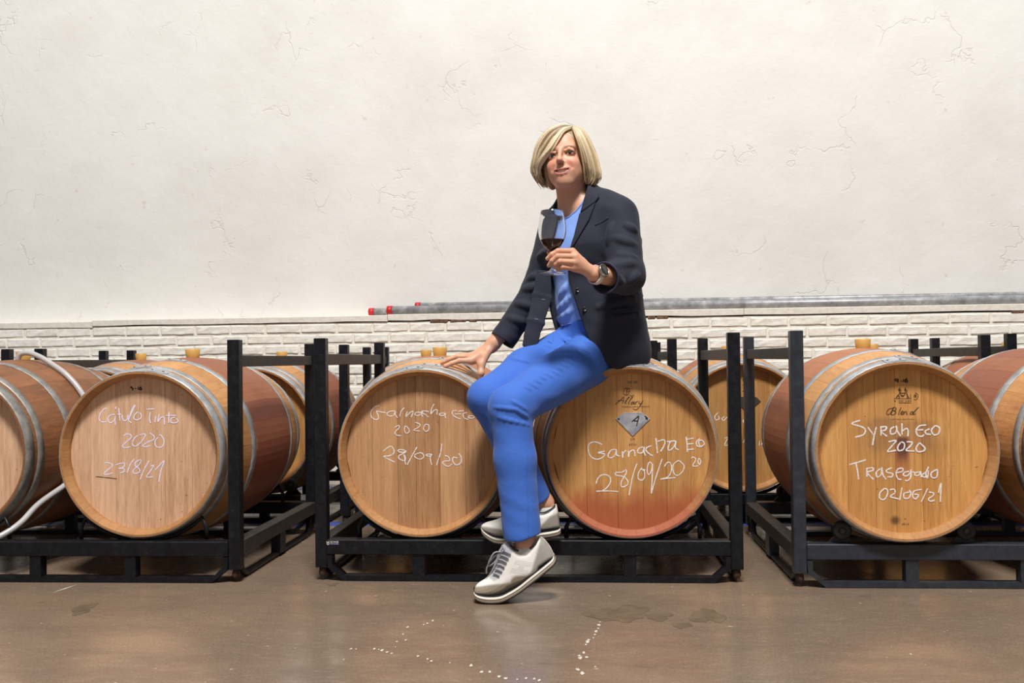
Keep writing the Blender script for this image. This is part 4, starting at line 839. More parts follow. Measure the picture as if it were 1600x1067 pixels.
def lineband(pts, wd):
    d = np.full(n, 9.)
    for a, b in zip(pts, pts[1:]):
        a, b = np.array(a), np.array(b); q = lc[:, :2]-a; t = np.clip(q @ (b-a)/((b-a) @ (b-a)), 0, 1); d = np.minimum(d, np.linalg.norm(q-t[:, None]*(b-a), axis=1))
    return sstep(d, wd, wd*.45)*hd*(lc[:, 2] > .045)
for s in (-1, 1):
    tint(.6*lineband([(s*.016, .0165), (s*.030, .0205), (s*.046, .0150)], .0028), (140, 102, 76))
    tint(.9*lineband([(s*.0175, -.003), (s*.024, .0012), (s*.0325, .0022), (s*.041, .0005), (s*.0460, -.003)], .0024), (52, 34, 28))
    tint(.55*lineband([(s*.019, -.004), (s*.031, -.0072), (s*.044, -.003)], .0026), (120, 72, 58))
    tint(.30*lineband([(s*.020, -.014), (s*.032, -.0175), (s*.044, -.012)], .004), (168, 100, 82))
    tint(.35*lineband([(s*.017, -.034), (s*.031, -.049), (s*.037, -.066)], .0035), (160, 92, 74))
tint(.75*lineband([(-.028, -.0565), (-.010, -.0570), (0, -.0580), (.010, -.0570), (.028, -.0565)], .0046)*(lc[:, 1] < -.0525), (164, 82, 78)); tint(.7*lineband([(-.027, -.0590), (-.014, -.0712), (0, -.0748), (.014, -.0712), (.027, -.0590)], .0052), (188, 102, 96))
inm = lineband([(-.024, -.0590), (0, -.0656), (.024, -.0590)], .0055)*(lc[:, 2] < .0850); tint(.9*inm, (66, 28, 26))
for s in (-1, 1): tint(.8*np.exp(-((lc[:, 0]-s*.0058)/.003)**2-((lc[:, 1]+.0402)/.003)**2)*(lc[:, 2] > .08)*hd, (70, 36, 30))
# knuckles, finger tips
def dab(c, r, col, a):
    global skin; d = np.linalg.norm(co-A3(c), axis=1); tint(a*np.exp(-(d/r)**2), col)
for q, r in fing.values():
    dab(P(*q[0]), .011, (206, 128, 104), .5); dab(P(*q[1]), .009, (204, 126, 104), .5); dab(P(*q[3]), .007, (226, 164, 150), .7)
for q in (ti, tm, tt, ki, km): dab(q, .010, (196, 116, 98), .6)
setcol(body_me, skin)
foot0 = floorpt(770, 938)
person = thing('person', 'person in navy blazer and cobalt trousers sitting on a barrel, raising a wine glass', 'person', foot0)
def part(name, me, mat, par=None, **kw):
    """world-space mesh -> child of the person"""
    par = par or person
    q = par
    base = Vector(q.location) if q is person else Vector(foot0)
    me.transform(Matrix.Translation(-base)); return link(name, me, mat, par, **kw)
body = part('body', body_me, SKIN)
# eyes and teeth
for s in (-1, 1):
    q = lathe([(0, -.0118)]+[(.0118*math.cos(a), .0118*math.sin(a)) for a in np.linspace(-1.4, 1.4, 12)]+[(0, .0118)], 20)
    Mx = Matrix([[*HR[0], 0], [*HR[1], 0], [*HR[2], 0], [0, 0, 0, 1]]); q.transform(Matrix.Translation(Hd(s*.0315, -.0012, .0660)) @ Mx); ey = part('eye', q, EYE)
    q = lathe([(0, .0122), (.0036, .0118), (.0068, .0101), (.0068, .0098), (0, .0098)], 16)
    dirn = Vector((0, 0, CAM_H))-Vector(Hd(s*.0315, -.0012, .066)); q.transform(Matrix.Translation(Hd(s*.0315, -.0012, .0660)) @ dirn.to_track_quat('Z', 'Y').to_matrix().to_4x4()); part('iris', q, IRIS, ey)
V = []; Fc = []
for i in range(9):
    x = -.020+.005*i; y = -.0600-.0030*(1-(x/.02)**2); zt_ = .0858-(x*x)*16
    V += [Hd(x, y+.004, zt_), Hd(x, y-.0046*(1-(x/.024)**2)-.0006, zt_+.0004), Hd(x, y-.0046*(1-(x/.024)**2)-.0006, zt_-.004), Hd(x, y+.004, zt_-.004)]
for i in range(8):
    for k in range(4): Fc.append((i*4+k, i*4+(k+1) % 4, i*4+4+(k+1) % 4, i*4+4+k))
part('teeth', fixn(pydata(V, Fc)), TOOTH)
# ---- hair: a base volume with many combed locks
Hf = Field()
Hf.ell(Hd(0, .024, -.022), (.0795, .088, .0985), HR, .02)
for s in (-1, 1): Hf.ell(Hd(s*.066, -.030, -.018), (.019, .064, .052), HR, .03)
Hf.ell(Hd(0, -.030, -.066), (.072, .072, .044), HR, .03)
Hf.ell(Hd(.012, -.035, .112), (.062, .122, .100), HR, .012, 's')
Hf.cap(Hd(0, -.14, .03), Hd(0, -.05, .03), .058, .055, .015, 's')
hair_me = Hf.mesh(.004)
GL = [[(893, 200, .036), (881, 204.5, .064), (871, 219, .081), (862, 234, .083), (850, 247.5, .068), (842, 262, .048), (841, 278, .034)],
      [(893, 199, .018), (877, 199, .034), (859, 208.5, .050), (845, 228, .050), (838, 248, .044), (835, 268, .028), (844, 286, .022)],
      [(892, 199, -.02), (874, 197, -.012), (855, 206, -.004), (841, 226, .002), (835.5, 247, .004), (833, 268, .002), (850, 290, -.004)],
      [(891, 201, -.06), (871, 202, -.062), (853, 213, -.058), (843, 232, -.052), (838, 255, -.050), (839, 276, -.050), (857, 292, -.045)],
      [(888, 204, -.09), (876, 212, -.104), (866, 228, -.110), (860, 246, -.110), (858, 264, -.104), (862, 280, -.095), (872, 290, -.085)]]
GR_ = [[(894.5, 200.5, .040), (899.5, 211, .062), (905, 228, .064), (909.5, 245, .054), (912.5, 262, .038), (914, 274, .026), (915, 284, .018)],
       [(895, 199, .018), (907, 206, .032), (917, 224, .034), (924.5, 245, .026), (929, 265, .014), (929, 278, .006), (922, 288, .004)],
       [(894, 198, -.02), (910, 204, -.014), (922, 223, -.008), (931, 245, -.008), (935, 264, -.010), (937, 277, -.014), (927, 288, -.018)],
       [(893, 201, -.06), (909, 209, -.062), (920, 228, -.060), (928, 250, -.058), (932, 268, -.054), (930, 280, -.050), (918, 290, -.048)],
       [(888, 204, -.09), (896, 212, -.104), (904, 228, -.110), (908, 246, -.110), (908, 264, -.104), (905, 280, -.095), (898, 290, -.085)]]
mes = [hair_me]; hcol = [np.tile(L3((160, 136, 102)), (len(hair_me.vertices), 1))]
for G, nl in ((GL, 250), (GR_, 220)):
    g3 = [[Hpx(*q) for q in g] for g in G]
    for i in range(nl):
        t = (i+random.random())/nl*(len(G)-1.001); a = int(t); f = t-a; j = np.array([random.gauss(0, 1) for _ in range(3)]); lift = random.uniform(-.0060, .0030)
        pts = []
        for k in range(7):
            p = g3[a][k]*(1-f)+g3[a+1][k]*f; c = HC+HR @ np.array([0, -.01, -.02]); p = p+(p-c)/np.linalg.norm(p-c)*lift+j*.0010*k*.7; pts.append(p)
        if random.random() < .55: pts[-1] = pts[-1]+np.array([random.uniform(-.008, .008), 0, random.uniform(-.006, .008)])
        sp = smoothpath(pts, 3); w0 = random.uniform(.0022, .0058); N = len(sp); rr = [w0*min(1, .35+q/(N*.2))*(1 if q < N*.7 else max(.12, (N-1-q)/(N*.3))) for q in range(N)]
        me = tube(sp, rr, 6); mes.append(me); b = random.random(); cc = L3((238, 219, 184))*b+L3((190, 163, 124))*(1-b)
        if random.random() < .14: cc = L3((134, 108, 80))
        hcol.append(np.tile(cc, (len(me.vertices), 1)))
hm = joinme(mes); setcol(hm, np.concatenate(hcol)); hm.polygons.foreach_set('use_smooth', [True]*len(hm.polygons)); part('hair', hm, HAIR)
# ---- clothes
def XZ(pts, Y=3.36): return [(P(x, y, Y).x, P(x, y, Y).z) for x, y in pts]
def torso(f, g):
    """torso volume grown by g over the shirt"""
    f.ecap(P(944, 550, 3.445), P(930, 472, 3.455), (.150+g, .106+g), (.146+g, .098+g), W, .04)
    f.ecap(P(930, 472, 3.455), P(921, 388, 3.452), (.146+g, .098+g), (.166+g, .108+g), W, .04)
    f.ecap(P(921, 388, 3.452), P(914, 332, 3.455), (.166+g, .108+g), (.125+g, .062+g), W, .04)
def ridge(f, a, b, r, k, lift=.0):
    q = f.hit([(a[0]+(b[0]-a[0])*t/5, a[1]+(b[1]-a[1])*t/5) for t in range(6)], -r*.55+lift); ok = np.abs(f.ev(q)) < .006
    for i in range(5):
        if ok[i] and ok[i+1]: f.cap(q[i], q[i+1], r*(.45, .8, 1, 1, .8, .45)[i], r*(.45, .8, 1, 1, .8, .45)[i+1], k)
# trousers
T = Field()
T.ecap(P(948, 548, 3.43), P(930, 488, 3.45), (.150, .106), (.138, .098), W, .03)
T.chain([P(932, 556, 3.40), P(868, 592, 3.255), kneeL], [.090, .083, .0655], .012)
T.chain([kneeL, P(805, 720, 3.085), P(816, 836, 3.06)], [.0655, .0625, .0580], .025)
T.chain([P(886, 552, 3.49), P(824, 583, 3.36), kneeR], [.090, .080, .0640], .03)
T.chain([kneeR, P(800, 696, 3.245), P(841, 784, 3.275)], [.0640, .0560, .0470], .025)
# creases: small ridges across the thigh and behind the knee
for i in range(13):
    t = i/12; a = (822+100*t, 606-62*t); ln = 13+4*math.sin(i*1.7); ridge(T, (a[0]-ln*.55, a[1]-ln*.30), (a[0]+ln*.55, a[1]+ln*.30), .0030, .007)
for a, b in (((772, 636), (806, 640)), ((806, 640), (824, 652)), ((780, 652), (826, 664)), ((800, 626), (822, 640)), ((838, 535), (876, 548)), ((800, 560), (826, 566)), ((870, 520), (900, 548)), ((880, 530), (920, 536))):
    ridge(T, a, b, .0022, .010)
hemL = XZ([(740, 846), (786, 843), (815, 842), (845, 832.5), (880, 826), (880, 960), (740, 960)], 3.06); T.prism(hemL, 2.8, 3.18)
hemR = XZ([(820, 790), (843, 787), (862, 772), (890, 755), (890, 850), (820, 850)], 3.27); T.prism(hemR, 3.19, 3.5)
T.ell(P(817, 850, 3.06), (.047, .047, .05), None, .002, 's'); T.ell(P(848, 792, 3.275), (.036, .036, .05), None, .002, 's')
T.prism(XZ([(800, 440), (1000, 440), (1000, 478), (915, 497), (845, 512), (800, 520)], 3.36), 3.0, 3.8)
T.post = lambda p, d: d+.0010*np.sin(46*p[:, 0]+31*p[:, 2]+3*np.sin(22*p[:, 2]))*np.sin(38*p[:, 2]-21*p[:, 1])
tr_me = T.mesh(.0035); trousers = part('trousers', tr_me, BLUEP)
def seam(px, r, mat, name, field, par, off=.001):
    q = field.hit(px, off); me = tube(smoothpath([Vector(v_) for v_ in q], 4), r, 6); return part(name, me, mat, par)
def dense(pts, n=8):
    out = []
    for a, b in zip(pts, pts[1:]): out += [(a[0]+(b[0]-a[0])*k/n, a[1]+(b[1]-a[1])*k/n) for k in range(n)]
    return out+[pts[-1]]
seam(dense([(826, 680), (823, 740), (825, 790), (826, 838)]), .0011, BLUEP, 'side_seam', T, trousers)
seam(dense([(865, 524), (864, 533)]), .0011, BLUEP, 'fly_seam', T, trousers); seam(dense([(856, 533), (862, 536)], 4), .0011, BLUEP, 'pocket_seam', T, trousers)
# shirt
Sh = Field(); torso(Sh, 0)
Sh.cap(P(955, 338, 3.38), P(878, 350, 3.50), .048, .046, .05)
for a, b in (((866, 490), (900, 458)), ((858, 508), (896, 484)), ((876, 462), (888, 446))):
    ridge(Sh, a, b, .0055, .016, .001)
Sh.prism(XZ([(780, 524), (843, 521.5), (865, 517), (885, 511), (910, 507), (1010, 500), (1100, 640), (760, 640)]), 3.0, 3.9)
Sh.prism(XZ([(924, 285), (917, 301), (909, 317), (900, 328), (889, 337), (878, 342), (864, 343), (840, 330), (840, 240), (924, 240)], 3.40), 3.0, 3.9, .003)
Sh.post = lambda p, d: d+.0012*np.sin(24*p[:, 0]-30*p[:, 2]+2*np.sin(19*p[:, 0]))*np.sin(11*p[:, 2]+9)
sh_me = Sh.mesh(.0035); tee = part('t_shirt', sh_me, TEE)
seam(dense([(846, 516.5), (865, 512.5), (885, 506.5), (907, 502.5)], 5), .0012, TEE, 'hem_seam', Sh, tee)
seam(dense([(918, 300.5), (909, 318.5), (900, 329.5), (889, 338.5), (880, 342.8)], 4), .0024, TEE, 'neck_band', Sh, tee, .0005)
# blazer
J = Field(); torso(J, .020)
J.ecap(P(949, 556, 3.44), P(936, 480, 3.44), (.136, .140), (.130, .120), W, .04)
J.cap(P(980, 562, 3.44), P(962, 480, 3.40), .050, .055, .05)
J.cap(P(962, 333, 3.36), P(874, 353, 3.515), .056, .054, .05)
J.ecap(P(914, 330, 3.468), P(902, 298, 3.485), (.088, .075), (.070, .066), W, .03)
shl, ell_, cul = P(969, 339, 3.345), P(978, 430, 3.265), P(946, 434, 3.150)
J.chain([shl, ell_], [.061, .061], .028); J.chain([ell_, cul], [.062, .046], .020)
shr, elr, cur = P(868, 364, 3.525), P(841, 452, 3.515), P(784, 533, 3.475)
J.chain([shr, elr], [.062, .056], .028); J.chain([elr, cur], [.054, .043], .020)
def cuffring(a, d, r, k=.004): d = d.normalized(); J.cap(a, a-d*.026, r, r, k)
cuffring(cul, cul-ell_, .0490); cuffring(cur, cur-elr, .0465)
# sleeve folds
for (a, b, r) in (((978, 352), (992, 360), .005), ((962, 372), (992, 382), .0055), ((966, 398), (994, 404), .006), ((958, 416), (992, 411), .007), ((952, 424), (975, 446), .006), ((982, 440), (996, 428), .006), ((956, 352), (952, 380), .007),
                  ((842, 400), (856, 392), .005), ((826, 436), (850, 428), .006), ((818, 452), (846, 446), .006), ((806, 474), (834, 480), .005), ((794, 496), (822, 505), .005), ((935, 480), (1002, 462), .005), ((950, 500), (1008, 488), .004)):
    ridge(J, a, b, r, .018, .001)
# lower front edge and hem, then the open front
J.prism(XZ([(700, 556), (905, 545), (919, 532), (928, 549), (939, 562), (950, 571), (963, 577), (982, 577), (1003, 571), (1021, 566), (1100, 560), (1100, 760), (700, 760)]), 2.8, 3.44, .006)
J.prism([(-1, .62), (1, .62), (1, .735), (-1, .735)], 3.4, 4, .006)
op = [(921, 287), (912, 316), (903, 348), (892, 386), (887, 424), (889, 440), (897, 465), (905, 490), (912, 510), (919, 532), (930, 552), (925, 640), (780, 640), (800, 560), (835, 552), (843, 522), (852, 500), (860, 469), (854, 442), (857, 410), (863, 376), (872, 340), (866, 318), (860, 240), (921, 240)]
J.prism(XZ(op, 3.36), 2.9, 3.475, .005)
J.ell(P(895, 300, 3.45), (.060, .060, .05), None, .006, 's')
# hanging right front panel
fl_ = [P(850, 425, 3.42), P(847, 462, 3.41), P(837, 502, 3.385), P(827, 542, 3.365)]; wf = [.026, .034, .031, .026]
for i in range(3): J.ecap(fl_[i], fl_[i+1], (wf[i], .006), (wf[i+1], .006), Vector((1, .25, .12)), .008)
for c, d in ((cul, cul-ell_), (cur, cur-elr)): d = d.normalized(); J.cap(c+d*.0, c+d*.09, .041, .043, .002, 's'); J.cap(c+d*.012, c+d*.2, .09, .09, .003, 's') if False else None
def cutplane(c, d):
    c, d = A3(c), A3(d.normalized())
    J.add(lambda p: np.maximum(-(p-c) @ d, np.linalg.norm(p-c, axis=1)-.13), c, .14, .003, 's')
cutplane(cul, cul-ell_); cutplane(cur, cur-elr)
J.post = lambda p, d: d+.0011*np.sin(52*p[:, 0]+27*p[:, 2]+2.5*np.sin(30*p[:, 2]))*np.sin(41*p[:, 2]-23*p[:, 1]+1)
j_me = J.mesh(.0034); blazer = part('blazer', j_me, NAVY)
# blue lining showing at the left cuff
q = tube(smoothpath([Vector(A3(cul)+A3((cul-ell_).normalized())*.004+np.array([.0, 0, 0])+A3((cul-ell_).normalized().orthogonal())*.036*math.cos(a)+A3((cul-ell_).normalized().cross((cul-ell_).normalized().orthogonal()))*.036*math.sin(a)) for a in np.linspace(0, 6.283, 17)], 2), .0035, 6); part('cuff_lining', q, LINING, blazer, label='blue cuff lining')
def patch(left, right, field, off, th, nu=16, nv=4, y1=3.7):
    """cloth patch lying on a field, between two pixel polylines"""
    def samp(pl, t):
        L = [math.hypot(b[0]-a[0], b[1]-a[1]) for a, b in zip(pl, pl[1:])]; s = t*sum(L)
        for (a, b), l in zip(zip(pl, pl[1:]), L):
            if s <= l+1e-6: f = s/l; return (a[0]+(b[0]-a[0])*f, a[1]+(b[1]-a[1])*f)
            s -= l
        return pl[-1]
    pts = []
    for i in range(nu+1):
        a, b = samp(left, i/nu), samp(right, i/nu); pts += [(a[0]+(b[0]-a[0])*j/nv, a[1]+(b[1]-a[1])*j/nv) for j in range(nv+1)]
    h = field.hit(pts, off, 2.8, y1); d = np.array([ray(*p)[:] for p in pts]); d /= np.linalg.norm(d, axis=1)[:, None]; hb = h+d*th; n_ = nv+1; N = len(pts); Fc = []
    for i in range(nu):
        for j in range(nv):
            a = i*n_+j; Fc += [(a, a+1, a+n_+1, a+n_), (N+a, N+a+n_, N+a+n_+1, N+a+1)]
    rim = list(range(n_))+[i*n_+nv for i in range(1, nu+1)]+[nu*n_+j for j in range(nv-1, -1, -1)]+[i*n_ for i in range(nu-1, 0, -1)]
    for a, b in zip(rim, rim[1:]+rim[:1]): Fc.append((a, b, N+b, N+a))
    return fixn(pydata(np.concatenate([h, hb]), Fc, True))
# lapels: solid J without the cut so the patch lies on the closed front
J2 = Field(); J2.p = [q for q in J.p if q[4] == 'u']
part('lapel', patch([(905, 334), (899, 358), (893, 384)], [(931, 315), (921, 342), (894, 387)], J2, .0045, .006), NAVY, blazer)
part('collar', patch([(919, 289), (912, 312), (906, 333)], [(924, 291), (937, 306), (931, 314.5)], J2, .0060, .007, 10, 4), NAVY, blazer)
part('lapel', patch([(868, 326), (861, 350), (858, 388)], [(873, 330), (868, 356), (859, 392)], J2, .004, .006), NAVY, blazer)
part('pocket_flap', patch([(955, 484), (975, 480.5), (996, 481)], [(960, 491), (977, 489), (998, 487)], J2, .007, .008, 10, 3), NAVY, blazer)
part('breast_pocket', patch([(929, 350), (940, 345), (950, 338)], [(930, 353), (941, 348), (951, 341)], J2, .0012, .002, 8, 2), NAVY, blazer)
for (px, py) in ((902.5, 453.5), (913.5, 483.5)):
    h = J2.hit([(px, py)], .001)[0]; q = lathe([(0, .0015), (.0035, .0012), (.0065, .0034), (.0082, .0030), (.0084, 0), (0, 0)], 18); q.transform(Matrix.Translation(h) @ Vector((.15, -.95, .2)).to_track_quat('Z', 'Y').to_matrix().to_4x4()); part('button', q, BUTTON, blazer, label='black blazer button')
m = M('buttonhole_thread', .7, 0, (150, 150, 160)); BTH = m.m
for (px, py) in ((849, 468), (838.5, 498.5)):
    h = J.hit([(px-2.6, py), (px+2.6, py+.2)], .0012); part('buttonhole', tube([Vector(h[0]), Vector(h[1])], .0011, 5), BTH, blazer)
# ---- wrist watch
wax = (P(945, 434, 3.15)-P(924, 426, 3.10)).normalized(); wc = P(931, 429.5, 3.112)
nrm = Vector((.40, -.80, .42)); nrm = (nrm-wax*nrm.dot(wax)).normalized(); sd = wax.cross(nrm)
watch = part('wrist_watch', pydata([(0, 0, 0)], []), None); bpy.data.objects.remove(watch)
V = []; Fc = []
for k in range(36):
    a = 2*math.pi*k/36; rr = .0285
    for (wd, dr) in ((-.0085, 0), (.0085, 0), (.0085, .0022), (-.0085, .0022)): V.append(wc+wax*wd+nrm*math.cos(a)*(rr*.92+dr)+sd*math.sin(a)*(rr+dr))
for k in range(36):
    for q in range(4): Fc.append((k*4+q, k*4+(q+1) % 4, ((k+1) % 36)*4+(q+1) % 4, ((k+1) % 36)*4+q))
watch = part('wrist_watch', fixn(pydata(V, Fc, True)), WWHITE, label='white strapped wrist watch with round dark dial')
Mw = Matrix.Translation(wc+nrm*.0265) @ Matrix([[*sd, 0], [*wax, 0], [*nrm, 0], [0, 0, 0, 1]]).transposed().to_4x4()
Mw = Matrix.Translation(wc+nrm*.0265) @ nrm.to_track_quat('Z', 'Y').to_matrix().to_4x4()
q = lathe([(0, 0), (.0205, 0), (.0215, .002), (.0215, .008), (.0200, .0105), (.0185, .0105), (.0185, .008), (0, .008)], 32); q.transform(Mw); part('watch_case', q, WSTEEL, watch)
q = lathe([(0, .0098), (.012, .0097), (.0182, .0090), (.0182, .0075), (0, .0075)], 32); q.transform(Mw); part('watch_dial', q, WGLASS, watch)
q = box(-.008, .008, -.003, .003, -.012, .012, .002); q.transform(Matrix.Translation(wc+(wax*.010-nrm*.012-sd*.0).normalized()*.0+sd*.027+Vector((0, -.002, 0)))); bpy.data.meshes.remove(q)
# ---- shoes
def inpoly(pts, poly):
    q = np.array(poly); x, y = pts[:, 0], pts[:, 1]; ins = np.zeros(len(pts), bool); n_ = len(q)
    for i in range(n_):
        a, b = q[i], q[(i+1) % n_]; c = (a[1] > y) != (b[1] > y); ins ^= c & (x < (b[0]-a[0])*(y-a[1])/(b[1]-a[1]+1e-9)+a[0])
    return ins
C7 = lambda pl: [(720+x/5.08, 740+y/5.08) for x, y in pl]
def shoe(st, Yt, Yh, label, polys, lacepx, mirror):
    """st: stations (bottom px, top px, half width, top taper) from toe to heel"""
    n_ = len(st); D = []
    rings = []; K = 22
    def resample(st, m):
        out = []; N = len(st)
        for i in range(m):
            t = i/(m-1)*(N-1); a = min(int(t), N-2); f = t-a
            p0, p1, p2, p3 = [np.array([*s_[0], *s_[1], s_[2], s_[3]]) for s_ in (st[max(a-1, 0)], st[a], st[a+1], st[min(a+2, N-1)])]
            out.append(.5*((2*p1)+(p2-p0)*f+(2*p0-5*p1+4*p2-p3)*f*f+(3*p1-p0-3*p2+p3)*f**3))
        return out
    R = resample(st, 46); V = []; Fc = []; S0 = []; soleT = .021
    for i, r in enumerate(R):
        Y = Yt+(Yh-Yt)*i/45; b = A3(P(r[0], r[1], Y)); t = A3(P(r[2], r[3], Y)); up = t-b; hgt = np.linalg.norm(up); up /= hgt
        wv = np.array([0, 1, 0.]); S0.append((b, up, hgt, max(r[4], .004))); s0 = min(soleT*.8, hgt*.5)
        for k in range(K):
            a = 2*math.pi*k/K; c_, s_ = math.cos(a), math.sin(a); eb = .75-.33*min(1, max(0, (i-20)/6)); hh = (math.copysign(abs(s_)**eb, s_)+1)/2
            wdt = S0[-1][3]*np.sign(c_)*abs(c_)**eb*(1-r[5]*hh**1.4); V.append(b+up*(s0+(hgt-s0)*hh)+wv*wdt)
    for i in range(45):
        for k in range(K): Fc.append((i*K+k, i*K+(k+1) % K, (i+1)*K+(k+1) % K, (i+1)*K+k))
    Fc += [tuple(range(K)), tuple(45*K+k for k in range(K))]
    me = fixn(pydata(V, Fc, True)); bm = bmesh.new(); bm.from_mesh(me); bmesh.ops.subdivide_edges(bm, edges=bm.edges[:], cuts=3, use_grid_fill=True); bm.to_mesh(me); bm.free(); me.polygons.foreach_set('use_smooth', [True]*len(me.polygons))
    co_ = verts(me); px_ = proj(co_); rgb = np.tile(L3((240, 234, 226)), (len(co_), 1))
    for poly, col in polys:
        wgt = sum(inpoly(px_+np.array([dx_, dy_]), poly).astype(float) for dx_ in (-1.4, -.5, .5, 1.4) for dy_ in (-1.4, -.5, .5, 1.4))/16; rgb = rgb*(1-wgt[:, None])+L3(col)*wgt[:, None]
    setcol(me, rgb); up_ = part('shoe', me, SHOEM, label=label)
    def band(lo, hi, grow, name, mat, lift=0.0, i0=0, i1=45):
        V = []; Fc = []; K2 = 10
        for b, up, hgt, w_ in S0[i0:i1+1]:
            w_ = w_+grow
            for (c_, z_) in ((-1, lo), (-1, (lo+hi)/2), (-1, hi), (-.5, hi), (.5, hi), (1, hi), (1, (lo+hi)/2), (1, lo), (.5, lo), (-.5, lo)): V.append(b+up*z_+np.array([0, 1, 0])*w_*c_*(1.03 if z_ == (lo+hi)/2 else 1))
        N = i1-i0
        for i in range(N):
            for k in range(K2): Fc.append((i*K2+k, i*K2+(k+1) % K2, (i+1)*K2+(k+1) % K2, (i+1)*K2+k))
        Fc += [tuple(range(K2)), tuple(N*K2+k for k in range(K2))]
        return part(name, fixn(pydata(V, Fc, True)), mat, up_)
    band(.0002, .0040, .001, 'outsole', BLK); band(.0040, .0205, .0032, 'midsole', SOLE); band(.0118, .0142, .0042, 'midsole_stripe', BLK); band(.0205, .0228, .0020, 'rand_stripe', BLK)
    return up_, S0
stL = [((741.5, 929), (741, 924), .010, .2), ((744, 933), (742, 918), .026, .3), ((752, 936.5), (747, 911), .037, .35), ((766, 938.2), (762, 900.5), .044, .45), ((785, 936.5), (773, 880), .046, .55), ((800, 930), (781, 857), .045, .5), ((815, 921), (794, 846), .044, .20), ((830, 909.5), (810, 859), .044, .08), ((845, 898), (826, 857), .043, .08), ((857, 888), (842, 839), .040, .10), ((866, 880.5), (857, 851), .034, .30), ((869.5, 875), (865, 866), .018, .3)]
polL = [(C7([(80, 960), (107, 900), (150, 893), (230, 882), (340, 872), (392, 862), (408, 828), (450, 806), (520, 810), (570, 780), (520, 860), (450, 910), (350, 960), (200, 1020), (100, 1000)]), (146, 134, 116)),
        (C7([(630, 490), (690, 550), (735, 640), (715, 690), (600, 770), (556, 795), (575, 720), (600, 640), (622, 560)]), (160, 155, 145)),
        (C7([(610, 735), (735, 650), (740, 700), (605, 790)]), (26, 26, 30)),
        (C7([(270, 855), (225, 830), (300, 560), (420, 540), (450, 600), (385, 640), (330, 800)]), (186, 186, 190))]
sL, S0 = shoe(stL, 3.045, 3.075, 'silver white trainer on the floor with raised heel', polL, None, False)
stR = [((752.5, 828), (752, 823), .010, .2), ((755, 833), (753, 820), .026, .3), ((763, 840), (760, 816), .036, .35), ((775, 846), (774, 812), .042, .45), ((790, 847.5), (788, 806), .044, .55), ((805, 846.5), (802, 799), .042, .6), ((820, 844), (817, 793), .040, .6), ((835, 841), (833, 799), .042, .15), ((850, 838.5), (848, 800), .041, .08), ((862, 836.8), (862, 794), .039, .12), ((872, 835.2), (869, 788), .031, .45), ((876.5, 833.5), (873, 806), .018, .3)]
polR = [(C7([(150, 420), (200, 420), (335, 445), (340, 540), (250, 530), (160, 480)]), (150, 142, 130)),
        (C7([(620, 430), (700, 345), (790, 300), (815, 400), (800, 440), (640, 470)]), (150, 142, 130)), (C7([(625, 440), (800, 415), (805, 440), (630, 470)]), (26, 26, 30))]
sR, _ = shoe(stR, 3.262, 3.268, 'silver white trainer resting on the rack beam', polR, None, True)
def onshoe(o, pts, off):
    co_ = verts(o.data)+np.array(foot0); px_ = proj(co_); out = []
    for p in pts:
        d = np.hypot(px_[:, 0]-p[0], px_[:, 1]-p[1]); c = np.nonzero(d < 3.0)[0]; j = c[np.argmin(co_[c, 1])] if len(c) else np.argmin(d); out.append(P(p[0], p[1], co_[j, 1]-off))
    return out
mes = []
for a, b in (((255, 790), (305, 810)), ((270, 755), (325, 778)), ((288, 718), (345, 742)), ((300, 680), (362, 705)), ((312, 645), (378, 672)), ((322, 610), (395, 640))):
    q = onshoe(sL, C7([a, ((a[0]+b[0])/2, (a[1]+b[1])/2-6), b]), .003); mes.append(tube(smoothpath(q, 3), .0026, 6))
part('laces', joinme(mes), LACE, sL)
q = onshoe(sL, C7([(320, 610), (330, 570), (345, 600), (325, 625)]), .006); bow = [tube(smoothpath(q, 5), .0026, 6)]
a0 = onshoe(sL, C7([(318, 620)]), .008)[0]
def off(p, dx, dy, dY): return P(*p, a0.y+dY)
bow.append(tube(smoothpath([a0, P(772, 864, a0.y-.012), P(764, 878, a0.y-.010), P(764, 884, a0.y-.004), P(771, 880, a0.y-.004), P(779, 870, a0.y), a0], 6), .0024, 6))
bow.append(tube(smoothpath([a0, P(770, 872, a0.y-.004), P(761, 886, a0.y), P(760, 896, a0.y+.004)], 6), .0022, 6)); part('lace_bow', joinme(bow), LACE, sL)
# perforated letter on the side of the shoe, dark collar edges, socks
dots = []
for r_ in range(8):
    for c_ in range(12):
        x = 440+c_*11.0-r_*6.2; y = 690+r_*13.0+c_*1.5
        if (r_ in (0, 1, 2, 5, 6, 7) or 4 <= c_ <= 7) and not (r_ in (3, 4) and not 4 <= c_ <= 7): dots.append((x, y))
q = onshoe(sL, C7(dots), .0006); bm = bmesh.new()
for p in q:
    vs = [bm.verts.new((p.x+.0008*math.cos(k*1.047), p.y, p.z+.0008*math.sin(k*1.047))) for k in range(6)]; bm.faces.new(vs)
me = bpy.data.meshes.new('mesh'); bm.to_mesh(me); bm.free(); part('perforated_letter', me, BLK, sL, kind='stuff')
def ringaround(cpx, Y, rx, ry, tilt, r, mat, name, par):
    c = P(*cpx, Y); pts = [c+Vector((rx*math.cos(a), ry*math.sin(a), tilt*rx*math.cos(a)+.012*math.sin(a))) for a in np.linspace(0, 2*math.pi, 25)]
    part(name, tube(pts, r, 8, False), mat, par)
q = onshoe(sL, [(797, 851), (803, 857.5), (811, 860.5), (821, 859.5), (830, 855.5), (837, 848), (841.5, 840)], .001); part('shoe_collar', tube(smoothpath(q, 4), .0026, 6), BLK, sL)
q = onshoe(sR, [(836, 800), (843, 801.5), (850, 801), (857, 798), (863, 794), (867.5, 789)], .001); part('shoe_collar', tube(smoothpath(q, 4), .0026, 6), BLK, sR)
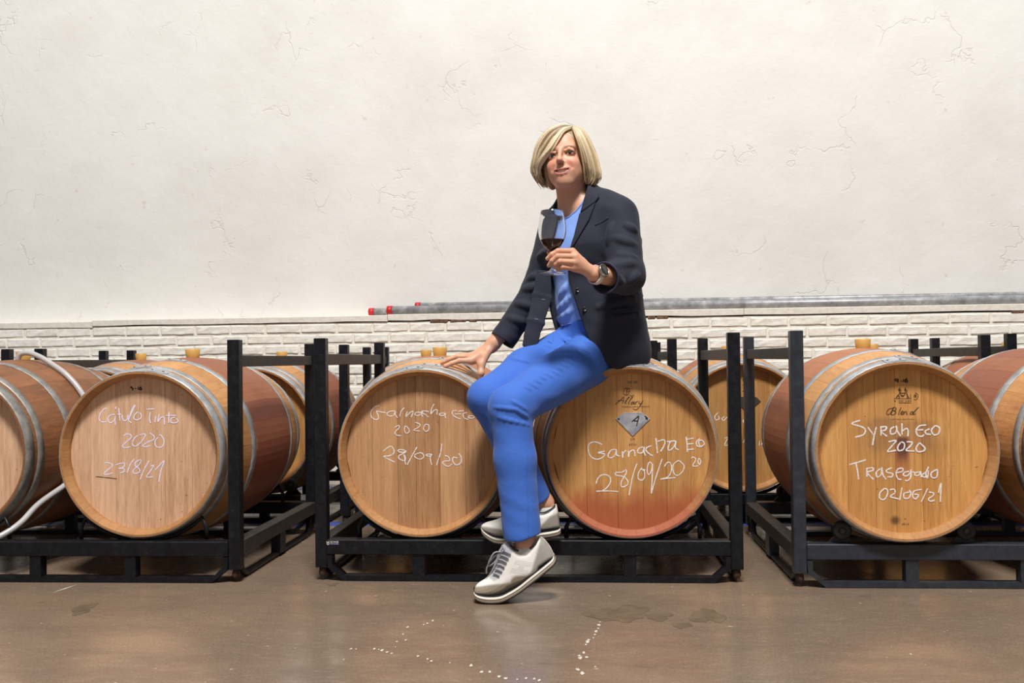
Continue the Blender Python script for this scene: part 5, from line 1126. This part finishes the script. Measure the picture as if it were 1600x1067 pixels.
def sock(cpx, Y, r, dz, name, par, tilt):
    c = P(*cpx, Y); V = []; Fc = []
    for (rr, zz) in ((r*.98, -.03), (r, 0), (r*.98, dz), (r*.9, dz+.002)):
        for k in range(24): a = 2*math.pi*k/24; V.append(c+Vector((rr*1.05*math.cos(a), rr*math.sin(a), zz+tilt*rr*math.cos(a))))
    for i in range(3):
        for k in range(24): Fc.append((i*24+k, i*24+(k+1) % 24, i*24+24+(k+1) % 24, i*24+24+k))
    part(name, fixn(pydata(V, Fc, True)), SOCK, None)
sock((820, 856), 3.06, .0335, .006, 'sock', sL, .2); sock((853, 798), 3.272, .0345, .012, 'sock', sR, .1)
# ------------------------------------------------------------ wine glass
m = M('clear_glass', .02, 0, (255, 255, 255)); m.b.inputs['Transmission Weight'].default_value = 1; m.b.inputs['IOR'].default_value = 1.47; GLASS = m.m
m = M('red_wine', .03, 0, (40, 4, 12), .25); m.b.inputs['Transmission Weight'].default_value = 0; m.b.inputs['IOR'].default_value = 1.34; m.b.inputs['Base Color'].default_value = (.028, .001, .004, 1); WINE = m.m
g0 = P(863.7, 428.3, 3.072)
glass = thing('wine_glass', 'stemmed glass of red wine held up in front of the blazer', 'glass', g0)
outer = [(.0, .0), (.040, .0), (.0415, .0010), (.040, .0022), (.028, .0050), (.012, .0100), (.0058, .0170), (.0042, .028), (.0038, .050), (.0048, .064), (.0090, .0700), (.0180, .0775), (.0270, .088), (.0350, .1010), (.0405, .115), (.0432, .130), (.0430, .146), (.0408, .164), (.0375, .182), (.0348, .1960), (.0343, .1965)]
inner = [(.0338, .1960), (.0366, .182), (.0398, .164), (.0420, .146), (.0421, .130), (.0394, .115), (.0339, .1018), (.0258, .0892), (.0168, .0790), (.0080, .0728), (0, .0712)]
link('bowl_and_stem', lathe(outer+inner, 48), GLASS, glass)
wi = [(0, .0709), (.0083, .0726), (.0172, .0788), (.0262, .0890), (.0343, .1016), (.0364, .1060), (.0364, .1064), (0, .1064)]
link('wine', lathe(wi, 48), WINE, glass, label='dark red wine')
